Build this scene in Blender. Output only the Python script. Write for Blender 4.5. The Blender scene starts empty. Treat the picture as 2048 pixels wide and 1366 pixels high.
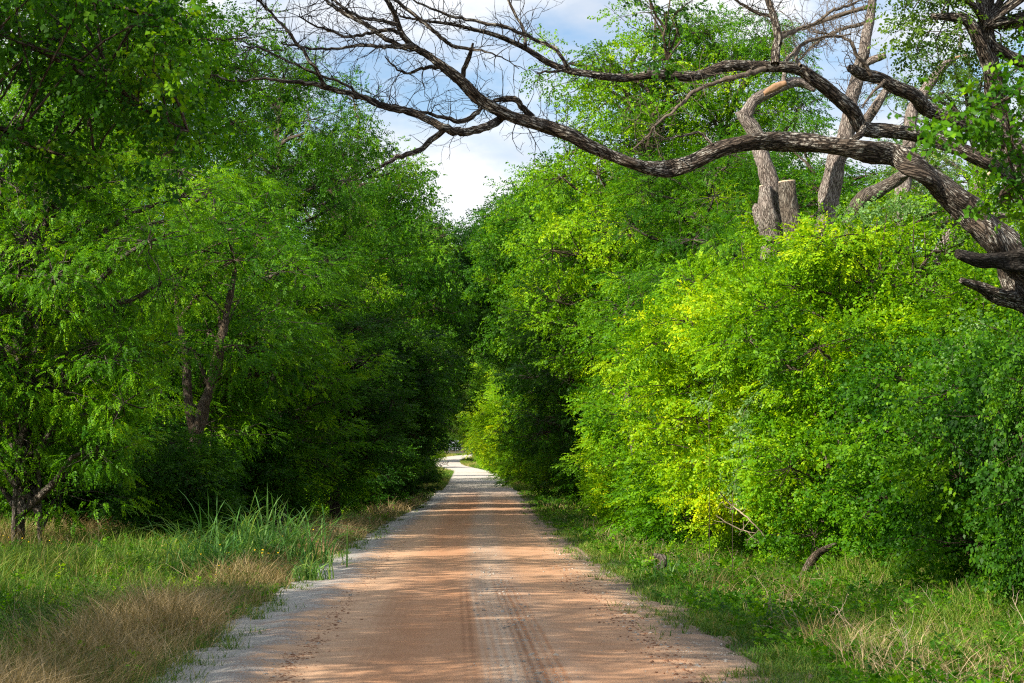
import bpy, math, random
import numpy as np
from mathutils import Vector, Matrix

R = math.radians
sc = bpy.context.scene
col = sc.collection

# ------------------------------------------------------------------ camera
F = 3982.0                       # focal length in photo pixels (70 mm on 36 mm)
CAMH = 1.9
TH = math.atan(217.0 / F)
cd = bpy.data.cameras.new("camera"); cam = bpy.data.objects.new("camera", cd); col.objects.link(cam)
cam.location = (0, 0, CAMH); cam.rotation_euler = (R(90) + TH, 0, 0)
cd.sensor_width = 36; cd.lens = 70; cd.clip_start = .1; cd.clip_end = 6000
cd.dof.use_dof = True; cd.dof.focus_distance = 36; cd.dof.aperture_fstop = 7.0
sc.camera = cam

# ------------------------------------------------------------------ world, sun, exposure
SUN_EL, SUN_AZ = 33.0, 229.0     # azimuth clockwise from +Y: the sun stands to the left, a little behind the camera
w = bpy.data.worlds.new("World"); sc.world = w; w.use_nodes = True
nt = w.node_tree; N = nt.nodes; Lk = nt.links; N.clear()
out = N.new("ShaderNodeOutputWorld"); bg = N.new("ShaderNodeBackground"); sky = N.new("ShaderNodeTexSky")
sky.sky_type = 'NISHITA'; sky.sun_disc = False; sky.sun_elevation = R(SUN_EL); sky.sun_rotation = R(SUN_AZ)
sky.air_density = 1.0; sky.dust_density = 0.35; sky.ozone_density = 2.2; sky.altitude = 300
bg.inputs[1].default_value = 0.072
tc = N.new("ShaderNodeTexCoord"); mp = N.new("ShaderNodeMapping"); mp.inputs['Scale'].default_value = (1.0, 1.0, 2.3)
mp.inputs['Location'].default_value = (5.2, 0.9, 3.29)
nz = N.new("ShaderNodeTexNoise"); nz.inputs['Scale'].default_value = 6.0; nz.inputs['Detail'].default_value = 9; nz.inputs['Roughness'].default_value = .52
cr = N.new("ShaderNodeValToRGB"); cr.color_ramp.elements[0].position = .365; cr.color_ramp.elements[1].position = .485
mx = N.new("ShaderNodeMix"); mx.data_type = 'RGBA'
n2 = N.new("ShaderNodeTexNoise"); n2.inputs['Scale'].default_value = 14; n2.inputs['Detail'].default_value = 6; Lk.new(mp.outputs[0], n2.inputs['Vector'])
c2 = N.new("ShaderNodeValToRGB"); c2.color_ramp.elements[0].position = .35; c2.color_ramp.elements[1].position = .62
c2.color_ramp.elements[0].color = (.58, .66, .78, 1); c2.color_ramp.elements[1].color = (.92, .94, .97, 1); Lk.new(n2.outputs['Fac'], c2.inputs[0])
m2 = N.new("ShaderNodeVectorMath"); m2.operation = 'SCALE'; m2.inputs['Scale'].default_value = 7.6; Lk.new(c2.outputs[0], m2.inputs[0]); Lk.new(m2.outputs[0], mx.inputs[7])
Lk.new(tc.outputs['Generated'], mp.inputs[0]); Lk.new(mp.outputs[0], nz.inputs['Vector']); Lk.new(nz.outputs['Fac'], cr.inputs[0])
Lk.new(cr.outputs[0], mx.inputs[0]); Lk.new(sky.outputs[0], mx.inputs[6]); Lk.new(mx.outputs[2], bg.inputs[0]); Lk.new(bg.outputs[0], out.inputs[0])

sl = bpy.data.lights.new("sun", 'SUN'); so = bpy.data.objects.new("sun", sl); col.objects.link(so)
sl.energy = 5.0; sl.angle = R(.53); sl.color = (1, .90, .74)
az, el = R(SUN_AZ), R(SUN_EL)
to_sun = Vector((math.sin(az) * math.cos(el), math.cos(az) * math.cos(el), math.sin(el)))
so.rotation_euler = to_sun.to_track_quat('Z', 'Y').to_euler()
sc.view_settings.view_transform = 'Standard'; sc.view_settings.look = 'None'
sc.view_settings.gamma = 1; sc.view_settings.exposure = 1.14
sc.render.engine = 'CYCLES'
cy = sc.cycles
cy.max_bounces = 5; cy.diffuse_bounces = 2; cy.transmission_bounces = 2; cy.glossy_bounces = 1
cy.filter_width = 1.15; cy.use_denoising = False; cy.caustics_reflective = False; cy.caustics_refractive = False

# ------------------------------------------------------------------ helpers
def P(px, py, D):
    """world point on the vertical plane Y=D seen at a photo pixel (used to read positions off the photo)"""
    v = (683.0 - py) / F
    t = D / (math.cos(TH) - v * math.sin(TH))
    return np.array([(px - 1024.0) / F * t, D, CAMH + t * (math.sin(TH) + v * math.cos(TH))])

ROWS = [(1366, 340, 1590), (1250, 495, 1380), (1180, 600, 1272), (1100, 705, 1160), (1050, 785, 1090), (1020, 838, 1062), (1000, 870, 1044), (970, 893, 1022), (945, 907, 992)]
RD = [-30., 6.]; RL = [-2.3, -2.5]; RR = [2.75, 2.45]; RZ = [0.0, 0.0]
for (y, a, b) in ROWS:
    D = F * 5.1 / (b - a)
    pa, pb = P(a, y, D), P(b, y, D)
    RD.append(D); RL.append(pa[0]); RR.append(pb[0]); RZ.append((pa[2] + pb[2]) / 2)
for D, a, b, z in [(257, -9.2, -4.2, -.55), (277, -11.6, -6.9, -.2), (297, -12.6, -7.9, .25), (317, -11.6, -6.6, .7), (342, -8.0, -3.2, 1.1), (390, 3, 8, 1.5), (500, 30, 35, 1.7)]:
    RD.append(D); RL.append(a); RR.append(b); RZ.append(z)
RD, RL, RR, RZ = map(np.array, (RD, RL, RR, RZ))
_fd = np.linspace(-30, 500, 1061)
def _sm(a):
    v = np.interp(_fd, RD, a); k = 15
    vp = np.concatenate([np.full(k, v[0]), v, np.full(k, v[-1])]); return np.convolve(vp, np.ones(2 * k + 1) / (2 * k + 1), 'valid')
_L, _Rr, _Z = _sm(RL), _sm(RR), _sm(RZ)
def edge_l(y): return np.interp(y, _fd, _L)
def edge_r(y): return np.interp(y, _fd, _Rr)
def road_z(y): return np.interp(y, _fd, _Z)
def wob(x, y, s=0):
    return (np.sin(x * .9 + y * .37 + s) * np.sin(y * .61 - x * .23 + 1.3 + s) + .5 * np.sin(x * 2.3 + s * 2 + 1) * np.sin(y * 1.7 + s))
def G(x, y):
    """terrain height"""
    x = np.asarray(x, float); y = np.asarray(y, float)
    l, r = edge_l(y), edge_r(y)
    d = np.maximum(np.maximum(l - x, x - r), 0)
    near = np.clip(d / 1.2, 0, 1)
    z = road_z(y) - .035 - .12 * np.exp(-((d - 2.0) / 1.1) ** 2) * near + .05 * wob(x, y) * near
    z += np.clip(d - 3, 0, 40) * .008
    return z

def link(o, parent=None):
    col.objects.link(o)
    if parent is not None: o.parent = parent
    return o
def tag(o, label=None, cat=None, group=None, kind=None):
    if label: o['label'] = label
    if cat: o['category'] = cat
    if group: o['group'] = group
    if kind: o['kind'] = kind
    return o
def empty(name, loc=(0, 0, 0), label=None, cat=None, group=None):
    o = bpy.data.objects.new(name, None); o.location = loc; o.empty_display_size = .3
    link(o); return tag(o, label, cat, group)

def build(name, V, faces, mat, parent=None, smooth=False, attrs=None, uv=None):
    """faces: list of integer arrays, each (n,3) or (n,4)"""
    me = bpy.data.meshes.new(name)
    V = np.asarray(V, np.float32)
    faces = [np.asarray(f, np.int32) for f in faces if len(f)]
    me.vertices.add(len(V)); me.vertices.foreach_set('co', V.ravel())
    loops = np.concatenate([f.ravel() for f in faces])
    tot = np.concatenate([np.full(len(f), f.shape[1], np.int32) for f in faces])
    start = np.concatenate([[0], np.cumsum(tot)[:-1]]).astype(np.int32)
    me.loops.add(len(loops)); me.loops.foreach_set('vertex_index', loops)
    me.polygons.add(len(tot)); me.polygons.foreach_set('loop_start', start)
    me.update(calc_edges=True)
    if smooth: me.polygons.foreach_set('use_smooth', np.ones(len(tot), bool))
    for k, a in (attrs or {}).items():
        a = np.asarray(a, np.float32)
        if a.ndim == 1:
            at = me.attributes.new(k, 'FLOAT', 'POINT'); at.data.foreach_set('value', a)
        else:
            at = me.attributes.new(k, 'FLOAT_VECTOR', 'POINT'); at.data.foreach_set('vector', a.ravel())
    if uv is not None:
        u = me.uv_layers.new(name='UVMap'); u.data.foreach_set('uv', np.asarray(uv, np.float32)[loops].ravel())
    for m in (mat if isinstance(mat, (list, tuple)) else [mat]): me.materials.append(m)
    return link(bpy.data.objects.new(name, me), parent)

def norm(a): return a / np.maximum(np.linalg.norm(a, axis=-1, keepdims=True), 1e-9)

def smooth_line(pts, rad, step):
    """Catmull-Rom through the points"""
    pts = np.asarray(pts, float); rad = np.asarray(rad, float)
    if len(pts) == 2: pts = np.array([pts[0], (pts[0] + pts[1]) / 2, pts[1]]); rad = np.array([rad[0], rad.mean(), rad[1]])
    e = np.vstack([2 * pts[0] - pts[1], pts, 2 * pts[-1] - pts[-2]]); er = np.concatenate([[rad[0]], rad, [rad[-1]]])
    o, q = [], []
    for i in range(1, len(e) - 2):
        n = max(1, int(np.linalg.norm(e[i + 1] - e[i]) / step))
        for k in range(n):
            t = k / n; t2, t3 = t * t, t ** 3
            o.append(.5 * (2 * e[i] + (e[i + 1] - e[i - 1]) * t + (2 * e[i - 1] - 5 * e[i] + 4 * e[i + 1] - e[i + 2]) * t2 + (3 * e[i] - e[i - 1] - 3 * e[i + 1] + e[i + 2]) * t3))
            q.append(er[i] * (1 - t) + er[i + 1] * t)
    o.append(e[-2]); q.append(er[-2])
    return np.array(o), np.array(q)

class Tubes:
    def __init__(s): s.V = []; s.Q = []; s.T = []; s.B = []; s.n = 0
    def add(s, pts, rad, seg=6, rough=0., seed=0, cap=False, ridged=False):
        pts = np.asarray(pts, float); rad = np.asarray(rad, float); m = len(pts)
        t = norm(np.gradient(pts, axis=0))
        ref = np.array([0, 0, 1.]) if abs(t[:, 2]).mean() < .8 else np.array([1., 0, 0])
        a = norm(np.cross(t, ref)); b = np.cross(t, a)
        th = np.linspace(0, 2 * math.pi, seg, endpoint=False)
        L = np.concatenate([[0], np.cumsum(np.linalg.norm(np.diff(pts, axis=0), axis=1))])
        rr = rad[:, None] * np.ones((1, seg))
        if rough:
            k = np.arange(1, 4); g = np.random.RandomState(seed + 17)
            for _ in range(4):
                f1, f2, p1, p2 = g.randint(1, 4), g.uniform(1.5, 9), g.uniform(0, 6), g.uniform(0, 6)
                rr = rr * (1 + rough * .5 * np.sin(f1 * th[None] + p1 + .7 * np.sin(L[:, None] * f2 * .5)) * np.sin(L[:, None] * f2 + p2))
            if ridged:
                hf = np.sin(th[None] * (seg // 4) + 2.5 * np.sin(L[:, None] * 5 + p1)) * (.6 + .4 * np.sin(L[:, None] * 37 + th[None] * 5))
                rr = rr * (1 + .035 * hf) + g.uniform(-.004, .004, rr.shape)
        V = pts[:, None] + rr[..., None] * (np.cos(th)[None, :, None] * a[:, None] + np.sin(th)[None, :, None] * b[:, None])
        off = (seed * 1.37) % 50
        B = np.stack([np.cos(th)[None] * np.maximum(rad[:, None], .02), np.sin(th)[None] * np.maximum(rad[:, None], .02), L[:, None] + off + 0 * th[None]], -1)
        i = np.arange(m - 1)[:, None] * seg; j = np.arange(seg)[None]; j2 = (j + 1) % seg
        s.Q.append((np.stack([i + j, i + j2, i + seg + j2, i + seg + j], -1).reshape(-1, 4)) + s.n)
        s.V.append(V.reshape(-1, 3)); s.B.append(B.reshape(-1, 3))
        base = s.n; s.n += m * seg
        # end tip
        s.V.append(pts[-1:] + (t[-1:] * rad[-1] * (0.05 if cap else .8))); s.B.append(np.array([[0, 0, off + L[-1]]]))
        e = base + (m - 1) * seg; jj = np.arange(seg)
        s.T.append(np.stack([e + jj, e + (jj + 1) % seg, np.full(seg, s.n)], -1)); s.n += 1
    def build(s, name, mat, parent=None, smooth=True):
        if not s.V: return None
        return build(name, np.concatenate(s.V), [np.concatenate(s.Q), np.concatenate(s.T)], mat, parent, smooth, {'bark': np.concatenate(s.B)})

# ------------------------------------------------------------------ materials
def mat(name):
    m = bpy.data.materials.new(name); m.use_nodes = True; n = m.node_tree.nodes; n.clear()
    o = n.new("ShaderNodeOutputMaterial"); return m, n, m.node_tree.links, o
def ramp(n, stops):
    r = n.new("ShaderNodeValToRGB"); e = r.color_ramp.elements
    while len(e) > 1: e.remove(e[0])
    e[0].position = stops[0][0]; e[0].color = (*stops[0][1], 1)
    for p, c in stops[1:]:
        x = e.new(p); x.color = (*c, 1)
    return r
def noise(n, l, vec, scale, detail=4, rough=.55):
    t = n.new("ShaderNodeTexNoise"); t.inputs['Scale'].default_value = scale; t.inputs['Detail'].default_value = detail; t.inputs['Roughness'].default_value = rough
    if vec is not None: l.new(vec, t.inputs['Vector'])
    return t.outputs['Fac']
def mathn(n, l, op, a, b=None, clamp=False):
    t = n.new("ShaderNodeMath"); t.operation = op; t.use_clamp = clamp
    for i, v in enumerate((a, b)):
        if v is None: continue
        if isinstance(v, (int, float)): t.inputs[i].default_value = v
        else: l.new(v, t.inputs[i])
    return t.outputs[0]
def mixc(n, l, f, a, b, mode='MIX'):
    t = n.new("ShaderNodeMix"); t.data_type = 'RGBA'; t.blend_type = mode
    for i, v in ((0, f), (6, a), (7, b)):
        if isinstance(v, (int, float)): t.inputs[i].default_value = v
        elif isinstance(v, tuple): t.inputs[i].default_value = (*v, 1)
        else: l.new(v, t.inputs[i])
    return t.outputs[2]
def smoothstep(n, l, v, a, b):
    t = n.new("ShaderNodeMapRange"); t.interpolation_type = 'SMOOTHSTEP'; t.inputs[1].default_value = a; t.inputs[2].default_value = b
    l.new(v, t.inputs[0]); return t.outputs[0]

def leaf_mat(name, dark, mid, light, trans=.40, tcol=1.9, rough=.5, spec=.16):
    m, n, l, o = mat(name)
    at = n.new("ShaderNodeAttribute"); at.attribute_name = 'tint'
    oi = n.new("ShaderNodeObjectInfo")
    f = mathn(n, l, 'ADD', at.outputs['Fac'], mathn(n, l, 'MULTIPLY', mathn(n, l, 'SUBTRACT', oi.outputs['Random'], .5), .16), True)
    r = ramp(n, [(0, dark), (.5, mid), (.93, light), (1., (min(1, light[0] * 1.4), light[1] * 1.1, light[2]))]); l.new(f, r.inputs[0])
    b = n.new("ShaderNodeBsdfPrincipled"); b.inputs['Roughness'].default_value = rough; b.inputs['Specular IOR Level'].default_value = spec
    l.new(r.outputs[0], b.inputs['Base Color'])
    t = n.new("ShaderNodeBsdfTranslucent")
    l.new(mixc(n, l, 1., r.outputs[0], (tcol * 1.12, tcol, tcol * .45), 'MULTIPLY'), t.inputs[0])
    x = n.new("ShaderNodeMixShader"); x.inputs[0].default_value = trans
    l.new(b.outputs[0], x.inputs[1]); l.new(t.outputs[0], x.inputs[2]); l.new(x.outputs[0], o.inputs[0]); return m

def bark_mat(name, dark, mid, light, lichen=(.42, .42, .38), lich=.5, scale=1., bump=1., stretch=.17):
    m, n, l, o = mat(name)
    at = n.new("ShaderNodeAttribute"); at.attribute_name = 'bark'
    mp = n.new("ShaderNodeMapping"); mp.inputs['Scale'].default_value = (1, 1, stretch); l.new(at.outputs['Vector'], mp.inputs[0])
    wn = n.new("ShaderNodeTexNoise"); wn.inputs['Scale'].default_value = 9; l.new(mp.outputs[0], wn.inputs['Vector'])
    add = n.new("ShaderNodeVectorMath"); add.operation = 'MULTIPLY_ADD'; l.new(wn.outputs['Color'], add.inputs[0]); add.inputs[1].default_value = (.075, .075, .075); l.new(mp.outputs[0], add.inputs[2])
    vo = n.new("ShaderNodeTexVoronoi"); vo.feature = 'DISTANCE_TO_EDGE'; vo.inputs['Scale'].default_value = 40 * scale; l.new(add.outputs[0], vo.inputs['Vector'])
    f = smoothstep(n, l, vo.outputs['Distance'], 0., .22)
    g = noise(n, l, at.outputs['Vector'], 45 * scale, 5, .65)
    h = mathn(n, l, 'ADD', mathn(n, l, 'MULTIPLY', f, .42), mathn(n, l, 'MULTIPLY', g, .75))
    r = ramp(n, [(.28, dark), (.55, mid), (.95, light)]); l.new(h, r.inputs[0])
    big = noise(n, l, at.outputs['Vector'], 5.5, 5, .6)
    fmp = n.new('ShaderNodeMapping'); fmp.inputs['Scale'].default_value = (1, 1, .35); l.new(at.outputs['Vector'], fmp.inputs[0])
    fine = noise(n, l, fmp.outputs[0], 55, 4, .65)
    lf = mathn(n, l, 'MULTIPLY', mathn(n, l, 'MULTIPLY', smoothstep(n, l, big, .42, .58), smoothstep(n, l, fine, .47, .55)), mathn(n, l, 'MULTIPLY', f, lich))
    c = mixc(n, l, lf, r.outputs[0], lichen)
    b = n.new("ShaderNodeBsdfPrincipled"); b.inputs['Roughness'].default_value = .9; b.inputs['Specular IOR Level'].default_value = .2; l.new(c, b.inputs['Base Color'])
    bp = n.new("ShaderNodeBump"); bp.inputs['Strength'].default_value = bump; bp.inputs['Distance'].default_value = .03; l.new(h, bp.inputs['Height']); l.new(bp.outputs[0], b.inputs['Normal'])
    l.new(b.outputs[0], o.inputs[0]); return m

def flat_mat(name, a, b_, scale=20, rough=.85, coord='Object'):
    m, n, l, o = mat(name)
    t = n.new("ShaderNodeTexCoord"); f = noise(n, l, t.outputs[coord], scale, 5, .6)
    r = ramp(n, [(.3, a), (.7, b_)]); l.new(f, r.inputs[0])
    b = n.new("ShaderNodeBsdfPrincipled"); b.inputs['Roughness'].default_value = rough; b.inputs['Specular IOR Level'].default_value = .2; l.new(r.outputs[0], b.inputs['Base Color'])
    bp = n.new("ShaderNodeBump"); bp.inputs['Strength'].default_value = .5; bp.inputs['Distance'].default_value = .01; l.new(f, bp.inputs['Height']); l.new(bp.outputs[0], b.inputs['Normal'])
    l.new(b.outputs[0], o.inputs[0]); return m

M = {}
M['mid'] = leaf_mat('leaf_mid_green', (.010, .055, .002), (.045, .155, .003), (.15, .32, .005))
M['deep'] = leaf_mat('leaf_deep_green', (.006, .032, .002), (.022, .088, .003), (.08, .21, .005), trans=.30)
M['fresh'] = leaf_mat('leaf_fresh_green', (.018, .08, .002), (.082, .23, .003), (.22, .40, .005), trans=.38)
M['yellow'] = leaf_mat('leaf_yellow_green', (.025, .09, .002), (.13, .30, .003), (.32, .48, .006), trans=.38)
M['pale'] = leaf_mat('leaf_pale_green', (.04, .10, .03), (.09, .18, .05), (.16, .26, .08), trans=.4)
M['olive'] = leaf_mat('leaf_olive_green', (.03, .07, .008), (.065, .14, .012), (.13, .22, .02), trans=.4)
M['vine'] = leaf_mat('leaf_grape_vine', (.05, .13, .03), (.12, .25, .07), (.24, .38, .16), trans=.4)
M['cane'] = leaf_mat('leaf_tall_cane_grass', (.025, .10, .02), (.08, .21, .045), (.19, .34, .09), trans=.38)
M['bark_dead'] = bark_mat('bark_dead_oak', (.006, .0045, .0035), (.036, .027, .021), (.14, .11, .085), (.42, .41, .37), 1.)
M['bark_char'] = bark_mat('bark_rotten_black', (.006, .005, .004), (.02, .016, .013), (.05, .042, .036), lich=.1)
M['bark_pale'] = bark_mat('bark_pale_snag', (.035, .028, .024), (.15, .122, .108), (.36, .31, .28), lich=.5)
M['bark_brown'] = bark_mat('bark_brown', (.02, .014, .009), (.07, .05, .035), (.15, .115, .08), lich=.25)
M['bark_grey'] = bark_mat('bark_grey', (.02, .016, .012), (.07, .056, .045), (.18, .15, .12), lich=.4)
M['twig'] = flat_mat('twig_grey_brown', (.045, .034, .026), (.17, .14, .11), 30)
M['dry_twig'] = flat_mat('dry_pale_twig', (.25, .19, .13), (.45, .37, .27), 30)
M['cut'] = flat_mat('cut_wood', (.32, .23, .16), (.50, .40, .30), 18)
M['rot'] = flat_mat('broken_orange_wood', (.20, .11, .06), (.36, .23, .14), 14)

def blade_mat(name, stops, trans=.3):
    m, n, l, o = mat(name)
    at = n.new("ShaderNodeAttribute"); at.attribute_name = 'tint'
    r = ramp(n, stops); l.new(at.outputs['Fac'], r.inputs[0])
    b = n.new("ShaderNodeBsdfPrincipled"); b.inputs['Roughness'].default_value = .6; b.inputs['Specular IOR Level'].default_value = .25; l.new(r.outputs[0], b.inputs['Base Color'])
    t = n.new("ShaderNodeBsdfTranslucent"); l.new(mixc(n, l, 1., r.outputs[0], (1.6, 1.5, .9), 'MULTIPLY'), t.inputs[0])
    x = n.new("ShaderNodeMixShader"); x.inputs[0].default_value = trans; l.new(b.outputs[0], x.inputs[1]); l.new(t.outputs[0], x.inputs[2]); l.new(x.outputs[0], o.inputs[0]); return m
M['grass'] = blade_mat('grass_green', [(0, (.018, .07, .006)), (.4, (.06, .15, .01)), (.72, (.15, .23, .02)), (1, (.33, .27, .10))])
M['dry'] = blade_mat('grass_dry', [(0, (.06, .10, .015)), (.3, (.17, .13, .045)), (.7, (.38, .28, .14)), (1, (.56, .44, .27))], .25)

# road: u runs across (0 left verge, 1 right verge), v is metres along
def road_mat():
    m, n, l, o = mat('dirt_and_gravel_road')
    tcn = n.new("ShaderNodeTexCoord"); sp = n.new("ShaderNodeSeparateXYZ"); l.new(tcn.outputs['UV'], sp.inputs[0])
    u, v = sp.outputs[0], sp.outputs[1]; ob = tcn.outputs['Object']
    def vec(su, sv):
        c = n.new("ShaderNodeCombineXYZ"); l.new(mathn(n, l, 'MULTIPLY', u, su), c.inputs[0]); l.new(mathn(n, l, 'MULTIPLY', v, sv), c.inputs[1]); return c.outputs[0]
    w1 = noise(n, l, vec(1.2, .045), 1.6, 1); w2 = noise(n, l, vec(14, .10), 1.0, 4); fine = noise(n, l, ob, 38, 4, .7); grit = noise(n, l, ob, 130, 2, .7); mid = noise(n, l, ob, 2.3, 5, .6)
    uw = mathn(n, l, 'ADD', u, mathn(n, l, 'MULTIPLY', mathn(n, l, 'SUBTRACT', w1, .5), .10))
    def band(c, wd, soft):
        d = mathn(n, l, 'ABSOLUTE', mathn(n, l, 'SUBTRACT', uw, c)); return mathn(n, l, 'SUBTRACT', 1., smoothstep(n, l, d, wd, wd + soft))
    sand = ramp(n, [(.3, (.39, .235, .145)), (.7, (.55, .36, .235))]); l.new(mid, sand.inputs[0])
    c = sand.outputs[0]
    clay = mathn(n, l, 'MULTIPLY', mathn(n, l, 'MAXIMUM', band(.43, .045, .12), mathn(n, l, 'MULTIPLY', band(.74, .05, .10), .6)), mathn(n, l, 'ADD', .35, w2))
    c = mixc(n, l, mathn(n, l, 'MULTIPLY', clay, .68), c, (.37, .165, .075))
    # grey gravel in the crown between the wheel tracks
    gr = ramp(n, [(.35, (.10, .085, .08)), (.5, (.27, .235, .21)), (.66, (.50, .46, .42))]); l.new(grit, gr.inputs[0])
    cm = mathn(n, l, 'MULTIPLY', band(.60, .03, .08), smoothstep(n, l, mathn(n, l, 'ADD', fine, mathn(n, l, 'MULTIPLY', w1, .4)), .55, .85))
    c = mixc(n, l, mathn(n, l, 'MULTIPLY', cm, .5), c, gr.outputs[0])
    # shoulders
    nE = mathn(n, l, 'MULTIPLY', mathn(n, l, 'SUBTRACT', noise(n, l, ob, 1.4, 6, .65), .5), .30)
    fl = mathn(n, l, 'MULTIPLY', mathn(n, l, 'SUBTRACT', fine, .5), .25)
    ul = mathn(n, l, 'ADD', u, mathn(n, l, 'ADD', nE, fl))
    left = mathn(n, l, 'SUBTRACT', 1., smoothstep(n, l, ul, .13, .21))
    right = smoothstep(n, l, ul, .86, .95)
    pale = ramp(n, [(.34, (.13, .125, .12)), (.5, (.36, .34, .32)), (.66, (.60, .58, .55))]); l.new(grit, pale.inputs[0])
    c = mixc(n, l, left, c, pale.outputs[0])
    gr2 = ramp(n, [(.35, (.10, .08, .065)), (.52, (.24, .18, .14)), (.66, (.40, .33, .28))]); l.new(grit, gr2.inputs[0])
    c = mixc(n, l, mathn(n, l, 'MULTIPLY', right, .9), c, gr2.outputs[0])
    # damp red soil thrown beside the left gravel
    red = mathn(n, l, 'MULTIPLY', mathn(n, l, 'SUBTRACT', 1., smoothstep(n, l, mathn(n, l, 'ABSOLUTE', mathn(n, l, 'SUBTRACT', ul, .165)), .01, .05)), smoothstep(n, l, fine, .45, .6))
    c = mixc(n, l, mathn(n, l, 'MULTIPLY', red, .7), c, (.20, .10, .065))
    # tyre marks, only in the near stretch
    vf = mathn(n, l, 'SUBTRACT', 1., smoothstep(n, l, v, 26., 36.))
    tread = mathn(n, l, 'ADD', .62, mathn(n, l, 'MULTIPLY', .38, mathn(n, l, 'SINE', mathn(n, l, 'MULTIPLY', u, 420.))))
    for cc, wd, colr, am in ((.505, .007, (.24, .115, .06), .6), (.553, .024, (.50, .40, .31), .65), (.600, .010, (.20, .085, .04), .75), (.628, .014, (.34, .15, .07), .7), (.35, .03, (.34, .18, .10), .4)):
        mk = mathn(n, l, 'MULTIPLY', mathn(n, l, 'SUBTRACT', 1., smoothstep(n, l, mathn(n, l, 'ABSOLUTE', mathn(n, l, 'SUBTRACT', mathn(n, l, 'ADD', u, mathn(n, l, 'MULTIPLY', mathn(n, l, 'SUBTRACT', w1, .5), .02)), cc)), wd, wd + .012)), vf)
        mk = mathn(n, l, 'MULTIPLY', mk, mathn(n, l, 'ADD', .45, mathn(n, l, 'MULTIPLY', smoothstep(n, l, w2, .35, .6), .55)))
        c = mixc(n, l, mathn(n, l, 'MULTIPLY', mathn(n, l, 'MULTIPLY', mk, am), tread), c, colr)
    # paler grey-white gravel from about 130 m on
    far = smoothstep(n, l, mathn(n, l, 'ADD', v, mathn(n, l, 'MULTIPLY', w1, 30)), 120., 170.)
    c = mixc(n, l, far, c, (.46, .42, .38))
    c = mixc(n, l, .30, c, ramp_out(n, l, fine, (.55, .55, .55), (1.3, 1.3, 1.3)), 'MULTIPLY')
    b = n.new("ShaderNodeBsdfPrincipled"); b.inputs['Roughness'].default_value = .95; b.inputs['Specular IOR Level'].default_value = .15; l.new(c, b.inputs['Base Color'])
    hh = mathn(n, l, 'ADD', mathn(n, l, 'MULTIPLY', fine, .5), mathn(n, l, 'MULTIPLY', grit, mathn(n, l, 'ADD', .25, mathn(n, l, 'MAXIMUM', left, right))))
    bp = n.new("ShaderNodeBump"); bp.inputs['Strength'].default_value = .6; bp.inputs['Distance'].default_value = .02; l.new(hh, bp.inputs['Height']); l.new(bp.outputs[0], b.inputs['Normal'])
    l.new(b.outputs[0], o.inputs[0]); return m
def ramp_out(n, l, f, a, b):
    r = ramp(n, [(.3, a), (.7, b)]); l.new(f, r.inputs[0]); return r.outputs[0]
M['road'] = road_mat()
def ground_mat():
    m, n, l, o = mat('verge_soil')
    t = n.new("ShaderNodeTexCoord"); ob = t.outputs['Object']
    a = noise(n, l, ob, .8, 5, .6); f = noise(n, l, ob, 14, 4, .65)
    r = ramp(n, [(.35, (.05, .055, .02)), (.5, (.10, .085, .04)), (.65, (.18, .13, .07))]); l.new(mathn(n, l, 'ADD', mathn(n, l, 'MULTIPLY', a, .6), mathn(n, l, 'MULTIPLY', f, .4)), r.inputs[0])
    b = n.new("ShaderNodeBsdfPrincipled"); b.inputs['Roughness'].default_value = .95; l.new(r.outputs[0], b.inputs['Base Color'])
    bp = n.new("ShaderNodeBump"); bp.inputs['Distance'].default_value = .05; l.new(f, bp.inputs['Height']); l.new(bp.outputs[0], b.inputs['Normal'])
    l.new(b.outputs[0], o.inputs[0]); return m
M['soil'] = ground_mat()
M['stone'] = flat_mat('gravel_stone', (.16, .14, .12), (.44, .41, .37), 3.0, coord='Object')
M['clod'] = flat_mat('red_clay_clod', (.13, .065, .04), (.30, .15, .085), 6.0)

# ------------------------------------------------------------------ ground and road
xs = np.concatenate([-np.geomspace(3000, 45, 22), np.linspace(-40, 30, 201), np.geomspace(34, 3000, 22)])
ys = np.concatenate([-np.geomspace(3000, 30, 18), np.linspace(-20, 130, 401), np.linspace(131.5, 420, 160), np.geomspace(430, 4000, 18)])
X, Y = np.meshgrid(xs, ys); Z = G(X, Y)
nx, ny = len(xs), len(ys)
i = (np.arange(ny - 1)[:, None] * nx + np.arange(nx - 1)[None]).ravel()
g = build('ground', np.stack([X, Y, Z], -1).reshape(-1, 3), [np.stack([i, i + 1, i + nx + 1, i + nx], -1)], M['soil'], smooth=True)
tag(g, kind='structure')
rv = np.concatenate([np.arange(-28, 60, .2), np.arange(60, 130, .5), np.arange(130, 490, 1.5)]); ru = np.linspace(0, 1, 61)
U, Vv = np.meshgrid(ru, rv)
l_, r_ = edge_l(Vv), edge_r(Vv)
wl = .26 * np.sin(Vv * 1.3) * np.sin(Vv * .37) + .15 * np.sin(Vv * 3.9 + 1) * np.sin(Vv * .9) + .07 * np.sin(Vv * 9.1)
wr = .24 * np.sin(Vv * 1.1 + 2) * np.sin(Vv * .43) + .14 * np.sin(Vv * 4.3 + 2) * np.sin(Vv * .8) + .05 * np.sin(Vv * 8.3)
X = l_ - .40 + (r_ - l_ + .62) * U + wl * (1 - U) ** 9 + wr * U ** 9
Z = road_z(Vv) + .05 * (1 - (2 * U - 1) ** 2) - .02
Z -= .012 * np.exp(-((U - .44) / .06) ** 2) + .012 * np.exp(-((U - .74) / .06) ** 2)
Z += np.clip(np.abs(U - .5) - .28, 0, 1) * .05 * (np.sin(X * 11 + Vv * 3) * np.sin(Vv * 7 - X * 4)) * .8
Z += np.exp(-((U - .155) / .03) ** 2) * .022
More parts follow.
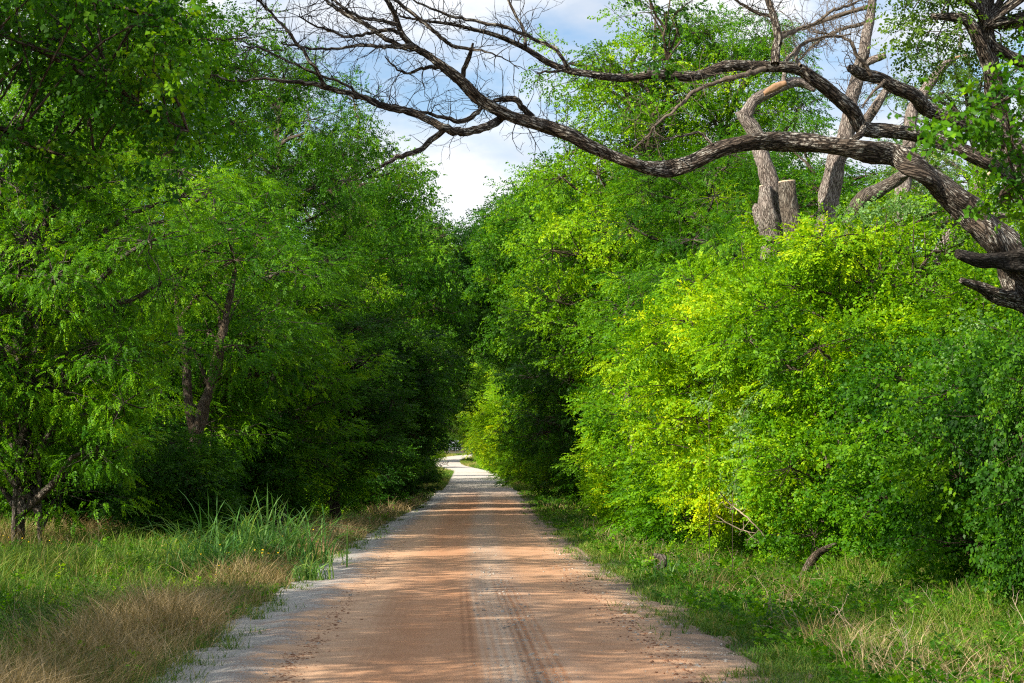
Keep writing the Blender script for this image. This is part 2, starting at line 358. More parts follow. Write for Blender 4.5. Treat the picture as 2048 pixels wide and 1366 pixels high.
Z = np.where((U == 0) | (U == 1), Z - .08, Z)
nx, ny = len(ru), len(rv)
i = (np.arange(ny - 1)[:, None] * nx + np.arange(nx - 1)[None]).ravel()
g = build('dirt_road', np.stack([X, Vv, Z], -1).reshape(-1, 3), [np.stack([i, i + 1, i + nx + 1, i + nx], -1)], M['road'], smooth=True, uv=np.stack([U, Vv], -1).reshape(-1, 2))
tag(g, kind='structure')

# ------------------------------------------------------------------ leaves
def leaf_quad(L, W, fold=.25):
    return np.array([[0, 0, 0], [L * .45, W, fold * W], [L, 0, -.1 * L], [L * .45, -W, fold * W]])
def rot_z(a): c, s = math.cos(a), math.sin(a); return np.array([[c, -s, 0], [s, c, 0], [0, 0, 1]])
def rot_x(a): c, s = math.cos(a), math.sin(a); return np.array([[1, 0, 0], [0, c, -s], [0, s, c]])
def rot_y(a): c, s = math.cos(a), math.sin(a); return np.array([[c, 0, s], [0, 1, 0], [-s, 0, c]])
def spray(kind, g):
    """one leafy twig along +x, leaf length about 1; returns (nleaf,4,3)"""
    o = []
    if kind == 'pinnate':
        n = 6; 
        for k in range(n):
            x = .6 + k * .55; z = -.035 * x * x
            for sgn in (-1, 1):
                q = leaf_quad(1.0, .25) * (g.uniform(.8, 1.1) * (1 - .06 * k))
                o.append(q @ (rot_z(sgn * g.uniform(.75, 1.15)) @ rot_x(sgn * g.uniform(-.1, .5)) @ rot_y(g.uniform(.05, .5))).T + [x, 0, z])
        o.append(leaf_quad(1.1, .2) @ rot_y(.4).T + [3.9, 0, -.5])
    elif kind == 'small':
        for k in range(14):
            x = .2 + k * .33; z = -.02 * x * x
            q = leaf_quad(1.0, .34) * g.uniform(.65, 1.1)
            o.append(q @ (rot_z((-1) ** k * g.uniform(.4, 1.4)) @ rot_x(g.uniform(-.7, .7)) @ rot_y(g.uniform(-.3, .6))).T + [x, g.uniform(-.25, .25), z + g.uniform(-.25, .25)])
    else:   # broad
        for k in range(11):
            x = .1 + k * .38
            q = leaf_quad(1.0, .38, .15) * g.uniform(.6, 1.15)
            o.append(q @ (rot_z((-1) ** k * g.uniform(.3, 1.6)) @ rot_x(g.uniform(-.8, .8)) @ rot_y(g.uniform(-.1, .8))).T + [x, g.uniform(-.3, .3), g.uniform(-.3, .3)])
    return np.array(o)
_sg = np.random.RandomState(5)
SPR = {k: [spray(k, _sg) for _ in range(6)] for k in ('pinnate', 'small', 'broad')}

class Leaves:
    def __init__(s): s.V = []; s.T = []
    def add(s, pos, out, kind, size, tint, g, flop=.5, jit=.12):
        """pos (n,3), out (n,3) outward direction, tint (n,)"""
        n = len(pos)
        if n == 0: return
        size = np.broadcast_to(size, (n,))
        which = g.randint(0, 6, n)
        x = norm(out); up = norm(np.array([[0, 0, 1.]]) + g.normal(0, flop, (n, 3)))
        y = norm(np.cross(up, x)); z = np.cross(x, y)
        Rm = np.stack([x, y, z], -1)
        for k in range(6):
            idx = np.where(which == k)[0]
            if not len(idx): continue
            T = SPR[kind][k]
            sz = size[idx] * g.uniform(.75, 1.25, len(idx))
            v = np.einsum('nij,lkj->nlki', Rm[idx] * sz[:, None, None], T) + pos[idx][:, None, None, :]
            tt = tint[idx][:, None] + g.normal(0, jit, (len(idx), T.shape[0]))
            s.V.append(v.reshape(-1, 3)); s.T.append(np.repeat(tt.ravel(), 4))
    def build(s, name, m, parent=None):
        V = np.concatenate(s.V); n = len(V) // 4
        return build(name, V, [np.arange(n * 4).reshape(n, 4)], m, parent, False, {'tint': np.clip(np.concatenate(s.T), 0, 1)})
    def count(s): return sum(len(v) for v in s.V) // 4

def ball(g, n, inner=0.):
    d = norm(g.normal(size=(n, 3))); return d * (inner + (1 - inner) * g.uniform(0, 1, (n, 1)) ** .5)

def lobes_for(g, n, c, r, lr, inner=.45, minz=.3):
    """lobe centres spread through an ellipsoid, biased outward and kept apart"""
    o = []; tries = 0; sep = lr[0] * .95
    while len(o) < n and tries < n * 60:
        tries += 1
        d = norm(g.normal(size=3)); q = inner + (1 - inner) * g.rand() ** .7
        p = np.array(c) + d * np.array(r) * q
        if p[2] < minz: continue
        if any(np.linalg.norm(p - b[:3]) < sep for b in o): continue
        o.append(np.array([*p, g.uniform(*lr)]))
    return np.array(o)

def foliage(g, lobes, LV, TB, trunks, sub=14, spr=11, leaf=.08, kind='small', clr=.36, branch_r=.05, tint0=.45, flop=.5, droop=.35, wood=True, flat=.5, hang=0.):
    """fills lobes with leaf sprays and joins them to the trunks by limbs"""
    for li, lb in enumerate(lobes):
        c, r = lb[:3], lb[3]
        lt = tint0 + g.normal(0, .15)
        if wood and trunks is not None:
            tp = trunks[g.randint(len(trunks))] if len(trunks) > 1 and g.rand() < .4 else min(trunks, key=lambda t: np.linalg.norm(t[:, :2] - c[:2], axis=1).min())
            hd = np.linalg.norm(tp[:, :2] - c[:2], axis=1)
            want = c[2] - .55 * hd - .3
            a = tp[np.argmin(np.abs(tp[:, 2] - want) + .2 * hd)]
            L = np.linalg.norm(c - a)
            m1 = a + (c - a) * .35 + np.array([0, 0, .10 * L]) + g.normal(0, .06 * L, 3); m2 = a + (c - a) * .7 + np.array([0, 0, .08 * L]) + g.normal(0, .06 * L, 3)
            r0 = branch_r * (.5 + .22 * L ** .7)
            pl, pr = smooth_line([a, m1, m2, c], [r0, r0 * .75, r0 * .55, r0 * .32], max(.25, L / 9))
            TB.add(pl, pr, 6, .15, li)
        sc_ = c + ball(g, sub, .45) * r * np.array([1.18, 1.18, .8]) * g.uniform(.85, 1.2, (sub, 1))
        if wood:
            for k in range(sub):
                q = sc_[k]; st = c + (q - c) * .05
                mid = (st + q) / 2 + g.normal(0, .1 * r, 3)
                rr = branch_r * .17
                TB.add(np.array([st, mid, q, q + (q - c) * .18]), [rr, rr * .7, rr * .45, rr * .15], 4)
        # sprays around every sub cluster
        n = sub * spr
        cen = np.repeat(sc_, spr, 0)
        off = ball(g, n, .1) * clr * np.array([1.15, 1.15, flat])
        pos = cen + off
        outd = norm(off) * .7 + norm(cen - c) * .5 + np.array([0, 0, -droop]) + g.normal(0, .3, (n, 3))
        ct = np.repeat(g.normal(0, .15, sub), spr)
        LV.add(pos, outd, kind, leaf, lt + ct + g.normal(0, .05, n), g, flop)

def trunk_line(g, pts, r0, r1, TB, seg=10, seed=0, step=.3):
    pl, pr = smooth_line(pts, np.linspace(r0, r1, len(pts)), step)
    TB.add(pl, pr, seg, .18, seed); return pl

def proto_tree(name, seed, h, rad, z0, leafm, barkm, nl=42, lr=(.9, 1.5), sub=14, spr=11, leaf=.08, kind='small', clr=.4, stems=1, r0=.2, inner=.45, tint0=.45, lean=(0, 0), flop=.5, droop=.35):
    """a tree standing at the origin: an Empty with children trunk and crown"""
    g = np.random.RandomState(seed)
    root = empty(name)
    TB, LV = Tubes(), Leaves()
    tr = []
    for s in range(stems):
        a = g.uniform(0, 6.28); sp = (.12 + .5 * (stems > 1)) * rad * .4
        tx, ty = lean[0] + math.cos(a) * sp, lean[1] + math.sin(a) * sp
        b = np.array([g.uniform(-.3, .3), g.uniform(-.3, .3), 0]) * (stems > 1)
        pts = [b + [0, 0, -.35], b + [tx * .1, ty * .1, h * .12], b + [tx * .35 + g.normal(0, .12), ty * .35 + g.normal(0, .12), h * .35], b + [tx * .7 + g.normal(0, .2), ty * .7 + g.normal(0, .2), h * .6], b + [tx, ty, h * .88]]
        tr.append(trunk_line(g, pts, r0 * (1 if s == 0 else g.uniform(.5, .9)), .03 if h > 8 else .008, TB, 10, seed + s))
    cz = (h + z0) / 2
    lb = lobes_for(g, nl, (lean[0], lean[1], cz), (rad - lr[0] * .6, rad - lr[0] * .6, (h - z0) / 2 - lr[0] * .15), lr, inner, max(.3, z0 * .6))
    foliage(g, lb, LV, TB, tr, sub, spr, leaf, kind, clr, .10 if h > 8 else .06, tint0, flop, droop)
    TB.build('trunk', barkm, root); LV.build('crown', leafm, root)
    return root

def clone(root):
    r = root.copy(); col.objects.link(r)
    for ch in root.children:
        c = ch.copy(); col.objects.link(c); c.parent = r
    return r
USED = set()
def put(proto, x, y, h, rz, label, cat, group=None, ref_h=1., wide=1., leafm=None, barkm=None, name=None):
    o = proto if proto.name not in USED else clone(proto)
    USED.add(proto.name)
    for k in ('label', 'category', 'group'):
        if k in o: del o[k]
    if name: o.name = name
    s = h / ref_h
    o.location = (x, y, float(G(x, y)) - .02); o.rotation_euler = (0, 0, rz); o.scale = (s * wide, s * wide, s)
    tag(o, label, cat, group)
    for c in o.children:
        mm = leafm if c.name.startswith('crown') else barkm
        if mm is not None:
            if len(c.material_slots): c.material_slots[0].link = 'OBJECT'; c.material_slots[0].material = mm
    return o

# ------------------------------------------------------------------ prototypes (each becomes the first of its kind)
PT = {}
PT['tallA'] = (proto_tree('tall_tree', 11, 18, 4.6, 2.0, M['mid'], M['bark_grey'], nl=80, lr=(.9, 1.6), sub=15, spr=18, leaf=.075, kind='small', clr=.5, r0=.24), 18)
PT['tallB'] = (proto_tree('tall_tree', 12, 18, 4.4, 2.2, M['mid'], M['bark_brown'], nl=80, lr=(.9, 1.6), sub=14, spr=15, leaf=.09, kind='broad', clr=.5, r0=.22, stems=2), 18)
PT['feather'] = (proto_tree('feathery_tree', 13, 11, 3.9, .9, M['mid'], M['bark_grey'], nl=80, lr=(.7, 1.3), sub=15, spr=16, leaf=.075, kind='pinnate', clr=.42, r0=.12, stems=3, droop=.55), 11)
PT['far'] = (proto_tree('roadside_tree', 14, 16, 4.6, 1.4, M['mid'], M['bark_brown'], nl=70, lr=(1., 1.7), sub=12, spr=13, leaf=.13, kind='broad', clr=.6, r0=.2), 16)
PT['over'] = (proto_tree('overhanging_tree', 15, 18, 5.4, 8.2, M['deep'], M['bark_brown'], nl=74, lr=(1., 1.7), sub=12, spr=13, leaf=.13, kind='broad', clr=.6, r0=.24, lean=(-3.0, 0)), 18)
PT['bushA'] = (proto_tree('leafy_shrub', 16, 6.4, 3.0, .2, M['yellow'], M['bark_brown'], nl=60, lr=(.5, .95), sub=14, spr=17, leaf=.064, kind='small', clr=.25, r0=.09, stems=7, tint0=.55, droop=.15), 6.4)
PT['bushB'] = (proto_tree('leafy_shrub', 17, 5.0, 2.4, .1, M['fresh'], M['bark_brown'], nl=48, lr=(.5, .9), sub=13, spr=16, leaf=.070, kind='small', clr=.30, r0=.06, stems=5, tint0=.5, droop=.2), 5.0)
PT['shrub'] = (proto_tree('dark_shrub', 18, 4.2, 2.2, .1, M['deep'], M['bark_brown'], nl=46, lr=(.55, .95), sub=13, spr=15, leaf=.07, kind='broad', clr=.33, r0=.06, stems=5), 4.2)
PT['sparse'] = (proto_tree('sparse_tree', 19, 16, 3.2, 3.0, M['pale'], M['bark_grey'], nl=44, lr=(.6, 1.2), sub=9, spr=7, leaf=.08, kind='small', clr=.42, r0=.16), 16)

G_L, G_R = 'trees along the left side of the road', 'trees along the right side of the road'
G_S = 'shrubs along the foot of the tree lines'
def px2x(px, D): return (px - 1024) / F * D
def at(kind, px, D, top, rz, label, cat='tree', group=None, wide=1., leafm=None, barkm=None, x=None, name=None, h=None):
    x = px2x(px, D) if x is None else x
    pr, rh = PT[kind]
    h = h or (P(px, top, D)[2] - float(G(x, D))) * 1.04
    put(pr, x, D, h, rz, label, cat, group, rh, wide * rh / h if wide and False else wide, leafm, barkm, name)

# left side, near to far
at('feather', 60, 42, 170, .3, 'drooping feathery tree with thin stems at the left edge, above the dry grass', group=G_L, wide=1.05, leafm=M['fresh'])
at('feather', 330, 53, 330, 2.2, 'round feathery tree in bright leaf, right of the thin-stemmed tree at the left edge', group=G_L, wide=1.15, leafm=M['fresh'])
at('tallA', 120, 60, -60, 1.0, 'tall tree at the far left rising behind the dark hanging bough', group=G_L, wide=.95, leafm=M['fresh'])
at('tallB', 290, 66, -90, 3.0, 'tallest left tree, open crown at the top edge beside the sky', group=G_L, wide=.9, leafm=M['fresh'])
at('tallA', 550, 78, 125, 4.1, 'tall tree under the leftmost bare twigs, many pale limbs showing', group=G_L, wide=.85, leafm=M['mid'])
at('tallB', 680, 92, 215, 5.0, 'tall left tree whose crown meets the white cloud below the bare boughs', group=G_L, wide=.8, leafm=M['mid'])
at('tallA', 560, 60, 480, 2.6, 'leafy mid-height tree right behind the tall green grass, before the tall trees', group=G_L, wide=1.25, leafm=M['mid'])
at('far', 760, 112, 330, .5, 'left tree with the thin open twigs, left of the sky notch', group=G_L, wide=.8)
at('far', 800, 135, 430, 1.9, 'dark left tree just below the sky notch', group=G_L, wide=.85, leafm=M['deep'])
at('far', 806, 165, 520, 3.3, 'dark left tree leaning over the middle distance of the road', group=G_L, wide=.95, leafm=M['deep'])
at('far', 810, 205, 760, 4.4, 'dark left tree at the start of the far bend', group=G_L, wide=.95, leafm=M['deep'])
at('far', 838, 345, 690, 5.2, 'far left tree beyond the sunlit bend', group=G_L, leafm=M['mid'], wide=1.1)
at('tallB', 670, 72, 600, 1.4, 'low dark tree with the bright leaf spray, behind the left verge', group=G_L, wide=1.5, leafm=M['deep'])
at('far', 745, 96, 640, 2.2, 'low dark tree shading the left verge in the middle distance', group=G_L, wide=1.4, leafm=M['deep'])
# left shrubs
at('shrub', 120, 50, 800, .2, 'dark shrub at the foot of the feathery tree by the left edge', 'shrub', G_S, 1.2)
at('shrub', 250, 51, 830, 1.2, 'blackish shrub between the dry grass and the tall green grass', 'shrub', G_S, 1.25)
at('shrub', 400, 58, 800, 2.2, 'dark shrub right behind the tall green grass clump', 'shrub', G_S, 1.2)
at('bushB', 640, 80, 800, 3.1, 'bright leafy shrub catching sun among the dark left trees', 'shrub', G_S, 1.0, M['fresh'])
at('shrub', 350, 46, 880, 3.0, 'dark low shrub hiding the foot of the forked tree', 'shrub', G_S, 1.1)
at('bushB', 1290, 54, 870, 3.6, 'leafy shrub hiding the foot of the dark upright trunk on the right', 'shrub', G_S, 1.1, M['mid'], x=4.6)
at('shrub', 520, 66, 850, 4.0, 'dark shrub right of the tall green grass', 'shrub', G_S, 1.2)
at('shrub', 700, 90, 860, 5.0, 'dark shrub behind the curved dry grass of the left verge', 'shrub', G_S, 1.3)
at('shrub', 790, 118, 880, .9, 'dark shrub on the left where the verge narrows', 'shrub', G_S, 1.2)
at('shrub', 842, 150, 925, 1.6, 'low dark mound of leaves at the left road edge before the bend', 'shrub', G_S, 1.3)
at('bushB', 868, 262, 868, 1.1, 'small sunlit shrub on the left inside the far bend', 'shrub', G_S, 1.2, M['yellow'], x=-11.9)
# right side, near to far
at('shrub', 2130, 21.5, 640, .4, 'dark broad-leaved shrub at the lower right edge', 'shrub', G_S, .75, x=6.3, leafm=M['deep'])
at('shrub', 2010, 26, 650, 2.0, 'shaded shrub below the leaning dead trunk', 'shrub', G_S, .95, x=7.0, leafm=M['mid'])
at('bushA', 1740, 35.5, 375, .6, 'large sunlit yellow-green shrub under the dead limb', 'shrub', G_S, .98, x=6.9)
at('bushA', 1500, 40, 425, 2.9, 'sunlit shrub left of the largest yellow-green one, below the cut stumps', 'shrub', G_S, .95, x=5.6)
at('shrub', 1620, 33.5, 760, 4.6, 'lower broad-leaved shrub in front of the large yellow-green one', 'shrub', G_S, 1.0, M['fresh'], x=5.9)
at('shrub', 1830, 30, 700, 5.2, 'green shrub between the sunlit one and the dark right edge', 'shrub', G_S, 1.05, M['mid'], x=7.1)
at('bushA', 1610, 38.5, 400, 1.7, 'sunlit shrub right under the cut stumps, in the middle of the thicket', 'shrub', G_S, .9, x=6.0)
at('bushB', 1390, 47, 590, 1.0, 'small-leaved shrub left of the sunlit thicket', 'shrub', G_S, 1.1, M['fresh'], x=5.5)
at('feather', 1370, 55, 420, 3.9, 'feathery tree behind the left end of the sunlit thicket', group=G_R, wide=1.0, leafm=M['mid'], x=6.9)
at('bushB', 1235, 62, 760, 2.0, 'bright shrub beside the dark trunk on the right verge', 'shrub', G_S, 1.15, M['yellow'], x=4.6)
at('tallA', 1310, 70, 300, 5.5, 'full green tree right of the road below the long dead bough', group=G_R, wide=1.15, leafm=M['mid'], x=6.8)
at('tallB', 1255, 84, 40, 4.4, 'tall bright tree standing over the long dead bough', group=G_R, wide=1.0, leafm=M['yellow'], x=5.4)
at('tallA', 1450, 84, 30, 1.3, 'tall fresh-green tree behind the upright dead branch at the top', group=G_R, wide=.85, leafm=M['fresh'], x=9.3)
at('feather', 1180, 88, 480, 1.6, 'mid-height tree with layered sprays over the right verge', group=G_R, wide=1.2, leafm=M['deep'], x=5.0)
at('far', 1130, 104, 330, .7, 'right tree with lit crown, second from the sky notch', group=G_R, wide=.95, leafm=M['mid'], x=4.6)
at('over', 1090, 124, 370, .1, 'right tree overhanging the road beside the sky notch', group=G_R, wide=.85, leafm=M['mid'], x=5.2)
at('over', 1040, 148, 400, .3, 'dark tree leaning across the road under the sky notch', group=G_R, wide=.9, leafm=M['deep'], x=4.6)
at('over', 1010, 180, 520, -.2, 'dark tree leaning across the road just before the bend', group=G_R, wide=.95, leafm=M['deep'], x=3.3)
at('far', 1040, 160, 640, 2.8, 'lower tree on the right with dark hollows', group=G_R, wide=1.0, leafm=M['fresh'], x=3.6)
at('bushB', 1120, 98, 830, 3.3, 'shrub in shade on the right verge beside the roadside weeds', 'shrub', G_S, 1.3, M['mid'], x=4.5)
at('bushB', 1085, 125, 800, 4.3, 'right-hand shrub reaching toward the dark part of the road', 'shrub', G_S, 1.2, M['mid'], x=3.7)
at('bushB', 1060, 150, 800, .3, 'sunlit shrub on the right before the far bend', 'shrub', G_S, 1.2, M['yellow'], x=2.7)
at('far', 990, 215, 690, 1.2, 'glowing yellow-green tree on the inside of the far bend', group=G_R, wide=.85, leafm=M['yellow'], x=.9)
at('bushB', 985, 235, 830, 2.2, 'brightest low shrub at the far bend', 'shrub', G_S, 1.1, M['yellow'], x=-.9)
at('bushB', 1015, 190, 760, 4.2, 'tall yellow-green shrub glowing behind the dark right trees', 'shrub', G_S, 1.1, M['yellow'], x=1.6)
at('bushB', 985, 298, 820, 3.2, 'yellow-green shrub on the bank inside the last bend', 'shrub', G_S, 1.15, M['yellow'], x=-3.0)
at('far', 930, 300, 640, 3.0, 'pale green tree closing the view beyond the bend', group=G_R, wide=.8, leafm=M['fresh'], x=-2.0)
at('far', 960, 370, 650, .2, 'hazy olive tree farthest along the road', group=G_R, wide=1.1, leafm=M['olive'], x=-9)
at('bushB', 1180, 76, 850, 5.0, 'shaded shrub between the bright shrub and the road in the middle distance', 'shrub', G_S, 1.1, M['mid'], x=4.9)
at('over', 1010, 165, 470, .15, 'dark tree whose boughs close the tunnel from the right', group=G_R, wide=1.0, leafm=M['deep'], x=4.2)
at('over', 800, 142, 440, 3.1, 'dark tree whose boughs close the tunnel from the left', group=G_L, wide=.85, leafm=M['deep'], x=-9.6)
at('far', 900, 290, 600, .9, 'green tree on the left behind the sunlit bend', group=G_L, wide=1.0, leafm=M['mid'], x=-15)
at('far', 960, 330, 600, 1.9, 'green tree behind the inside of the far bend', group=G_R, wide=1.0, leafm=M['yellow'], x=1.5)
at('far', 910, 400, 640, 4.9, 'dark tree deep behind the farm fence', group=G_L, wide=1.2, leafm=M['deep'], x=-14)
# right background
at('tallB', 1620, 74, 290, .8, 'green tree behind the cut pale trunk', group=G_R, wide=1.2, leafm=M['mid'], x=11.3)
at('tallB', 1800, 72, 330, 2.7, 'green tree behind the broken leaning snag', group=G_R, wide=1.2, leafm=M['fresh'], x=14.5)
at('sparse', 1960, 62, 30, 1.0, 'thin pale-leaved tree behind the trunks at the upper right', group=G_R, wide=1.0, x=14.4)
at('tallA', 2010, 52, 300, 2.0, 'bright tree seen between the dead limbs at the right edge', group=G_R, wide=1.3, leafm=M['yellow'], x=14.5)
# just outside the frame: these throw the dappled shade over the verge and the road
G_O = 'trees left of the frame that shade the road'
at('sparse', 0, 22, 0, 1.0, 'sparse tree beside the camera, left of the frame, shading the near road', group=G_O, x=-9.8, h=11.5, wide=1.5, leafm=M['mid'])
at('sparse', 0, 29, 0, 2.0, 'sparse tree left of the frame opposite the sunlit thicket', group=G_O, x=-12.0, h=12, wide=1.5, leafm=M['mid'])
at('sparse', 0, 7, 0, 2.4, 'tree left of the camera, shading the near verge', group=G_O, x=-9.5, h=11.5, wide=1.2)
at('sparse', 0, 13, 0, .4, 'sparse tree far left beside the camera', group=G_O, x=-13, h=13, wide=1.5, leafm=M['mid'])
at('sparse', 0, 12.5, 0, 1.4, 'low tree left of the camera beside the near verge', group=G_O, x=-8.8, h=9, wide=2.0, leafm=M['mid'])
at('sparse', 0, 19, 0, 2.7, 'low tree just left of the frame beside the verge', group=G_O, x=-11.0, h=9, wide=2.0, leafm=M['mid'])

# woods behind both tree lines: one mass each
def woods(name, spots, m, seed):
    g = np.random.RandomState(seed); LV = Leaves()
    for (x, y, h, r) in spots:
        lb = lobes_for(g, 26, (x, y, h * .5 + float(G(x, y))), (r, r, h * .48), (1.2, 2.1), .35, -1)
        foliage(g, lb, LV, Tubes(), None, 9, 8, .17, 'broad', .7, wood=False)
    o = LV.build(name, m); return tag(o, kind='stuff')
gw = np.random.RandomState(77)
woods('woods', [(-17 - 5 * gw.rand() - (y < 60) * 2, y + gw.uniform(-2, 2), gw.uniform(9, 13), 4.2) for y in range(56, 172, 9)] + [(-13 - 3 * gw.rand(), y, gw.uniform(7, 10), 3.5) for y in range(90, 172, 8)] + [(-24, y, 14, 5) for y in range(60, 172, 16)] + [(-13.0, y, 15, 3.6) for y in range(100, 190, 9)] + [(-22 - 4 * gw.rand(), y, 5, 4) for y in range(180, 300, 7)], M['deep'], 3)
woods('woods', [(12.5 + 4 * gw.rand(), y + gw.uniform(-2, 2), gw.uniform(7, 10), 4.2) for y in range(44, 270, 9)] + [(8.5 + gw.rand(), y, gw.uniform(7, 10), 3.) for y in range(95, 290, 14)] + [(x, 420 + gw.uniform(-10, 10), 16, 7) for x in range(-60, 61, 12)] + [(x, 400 + gw.uniform(-6, 6), 5, 5) for x in range(-40, 31, 6)], M['deep'], 4)

# ------------------------------------------------------------------ traced woody things
TWG = np.random.RandomState(99)
def twig(TB, p, d, L, r, depth, g, mat_seg=4):
    """crooked dead twig"""
    n = max(3, int(L / .07)); pts = [p]; dd = d.copy(); st = L / n
    kids = []
    for k in range(n):
        dd = norm(dd + g.normal(0, .28, 3) + np.array([0, 0, .03])); pts.append(pts[-1] + dd * st)
        if depth > 0 and k > 0 and g.rand() < .6: kids.append((pts[-1].copy(), norm(dd + g.normal(0, .85, 3)), L * g.uniform(.25, .6) * (1 - .4 * k / n), r * .6))
    TB.add(np.array(pts), np.linspace(r, max(r * .35, .0012), len(pts)), mat_seg)
    for (a, b, c, e) in kids: twig(TB, a, b, c, e, depth - 1, g, 3)
def trace(pts, D0, D1, jit=.0, seed=0):
    g = np.random.RandomState(seed); n = len(pts); P3, rr = [], []
    for k, (x, y, r) in enumerate(pts):
        D = D0 + (D1 - D0) * k / (n - 1) + (g.normal(0, jit) if 0 < k < n - 1 else 0)
        P3.append(P(x, y, D)); rr.append(r * D / F)
    return np.array(P3), np.array(rr)
def limb(name, parent, pts, D0, D1, m, seed, seg=None, twigs=0, tl=(.2, .7), tw_r=.006, cap=False, jit=.08, rough=.14, tdepth=2, start=.1):
    twigs = int(twigs * 1.5)
    P3, rr = trace(pts, D0, D1, jit, seed)
    big = rr.max() > .05
    pl, pr = smooth_line(P3, rr, .035 if big else .05)
    seg = seg or (36 if rr.max() > .1 else 20 if big else 10)
    if not big: # crookedness
        g0 = np.random.RandomState(seed + 3); k = g0.normal(0, .006, pl.shape); k[0] = 0; pl = pl + k
    TB = Tubes(); TB.add(pl, pr, seg, rough, seed, cap, ridged=big)
    g = np.random.RandomState(seed + 1000)
    for _ in range(twigs):
        k = int(len(pl) * (start + (1 - start) * g.rand() ** .8)) ; k = min(k, len(pl) - 2)
        t = norm(pl[k + 1] - pl[k])
        d = norm(t * g.uniform(.1, .9) + norm(g.normal(size=3)) * .9 + np.array([0, 0, .15]))
        twig(TB, pl[k], d, g.uniform(*tl), tw_r * g.uniform(.6, 1.1), tdepth, g)
    return TB.build(name, m, parent), pl, pr

BD = M['bark_dead']
oak = empty('dead_oak', (7.0, 23.5, float(G(7.0, 23.5))), 'huge leaning dead oak whose bare limbs arch from the right edge over the road', 'tree')
oak_inv = Matrix.Translation(-Vector(oak.location))
def fixp(o, root):           # geometry is in world space: keep it there under a parent that stands at the base
    o.data.transform(Matrix.Translation(-Vector(root.location))) if o else None
    return o
# trunk from the ground to the fork at the right edge
tr, _, _ = limb('trunk', oak, [(2200, 1290, 80), (2190, 1100, 62), (2170, 900, 52), (2130, 740, 47), (2085, 620, 44), (2045, 540, 38), (2000, 487, 34), (1950, 437, 31)], 23.5, 22.6, BD, 1, seg=48, jit=.04, rough=.3)
lower, _, _ = limb('limb', oak, [(1950, 437, 31), (1912, 398, 29), (1870, 362, 26), (1830, 335, 23), (1780, 310, 21), (1720, 297, 20), (1660, 292, 19), (1590, 286, 17), (1526, 280, 16), (1470, 290, 15.5), (1425, 306, 16), (1380, 326, 15.5), (1340, 336, 16), (1300, 338, 15), (1260, 326, 14), (1224, 311, 13.5), (1180, 290, 13.5), (1145, 272, 13), (1100, 258, 12.5), (1064, 247, 12), (1030, 235, 11), (1004, 222, 10.5), (956, 195, 9.5), (923, 165, 9), (883, 132, 8), (855, 110, 7), (827, 93, 6.3), (803, 66, 5.4), (790, 32, 4.6), (774, 0, 4), (755, -45, 3.5)], 22.6, 20.2, BD, 2, twigs=70, tl=(.15, .55), jit=.05, start=.45, rough=.3)
def sub(parent, pts, D0, D1, seed, twigs=14, tl=(.15, .55), m=None, tw_r=.0055, cap=False, tdepth=2, name='branch', start=.1, jit=.08):
    return limb(name, parent, pts, D0, D1, m or BD, seed, twigs=twigs, tl=tl, tw_r=tw_r, cap=cap, tdepth=tdepth, start=start, jit=jit)[0]
S = []
S.append(sub(lower, [(1010, 226, 9), (998, 240, 9), (964, 258, 9), (923, 264, 9), (883, 254, 8), (827, 225, 7), (770, 213, 7), (722, 193, 6), (658, 177, 5.5), (625, 167, 4.6), (569, 161, 3.4), (521, 157, 2.8), (472, 161, 2), (432, 153, 1.5), (412, 137, 1)], 21.0, 19.2, 11, 34))
S.append(sub(lower, [(650, 172, 4), (641, 153, 4), (625, 129, 3.8), (597, 89, 3.5), (569, 56, 3), (537, 20, 2.8), (517, 0, 2.4), (500, -25, 2)], 19.6, 19.0, 12, 22))
S.append(sub(lower, [(750, 210, 3.5), (720, 190, 3.2), (682, 165, 3), (625, 145, 2.6), (573, 121, 2.2), (521, 97, 1.8), (480, 92, 1.2)], 20.0, 19.0, 13, 20))
S.append(sub(lower, [(893, 256, 6), (863, 282, 6), (835, 302, 5.5), (803, 312, 5), (764, 333, 2.5)], 20.6, 20.2, 14, 5, (.1, .25), cap=True))
S.append(sub(lower, [(966, 212, 4.5), (950, 228, 5), (923, 243, 5), (883, 233, 4), (843, 225, 3.2), (790, 210, 2), (750, 205, 1.4)], 20.9, 20.2, 15, 14))
S.append(sub(lower, [(1076, 248, 6.5), (1048, 217, 6), (1028, 199, 6), (1004, 197, 5), (980, 207, 4), (956, 215, 2.6)], 21.2, 21.0, 16, 20, (.15, .45)))
S.append(sub(lower, [(827, 93, 4.8), (790, 93, 4.4), (762, 93, 4), (722, 91, 3.5), (674, 97, 3), (625, 97, 2.5), (589, 91, 2), (561, 85, 1.4)], 20.4, 19.5, 17, 22))
S.append(sub(lower, [(803, 66, 4), (780, 61, 4), (746, 64, 3.5), (698, 74, 3), (666, 64, 2.5), (625, 50, 2), (595, 30, 1.4)], 20.3, 19.4, 18, 20))
S.append(sub(lower, [(835, 97, 6), (800, 92, 5.4), (774, 80, 5), (746, 60, 5), (722, 42, 4.5), (690, 28, 4), (650, 0, 3.5), (622, -25, 3)], 20.5, 20.9, 19, 20))
S.append(sub(lower, [(795, 50, 4), (770, 42, 3.8), (750, 40, 3.5), (722, 36, 3.1), (682, 12, 2.8), (655, -15, 2.4)], 20.2, 19.6, 20, 12))
S.append(sub(lower, [(925, 168, 5.5), (927, 140, 5.2), (938, 113, 5), (946, 86, 2.5)], 20.9, 20.7, 21, 2, (.06, .15), cap=True))
S.append(sub(lower, [(887, 136, 4), (863, 133, 4), (835, 141, 3), (815, 149, 2.2), (790, 133, 2), (768, 115, 1.4)], 20.8, 20.4, 22, 14, (.12, .4)))
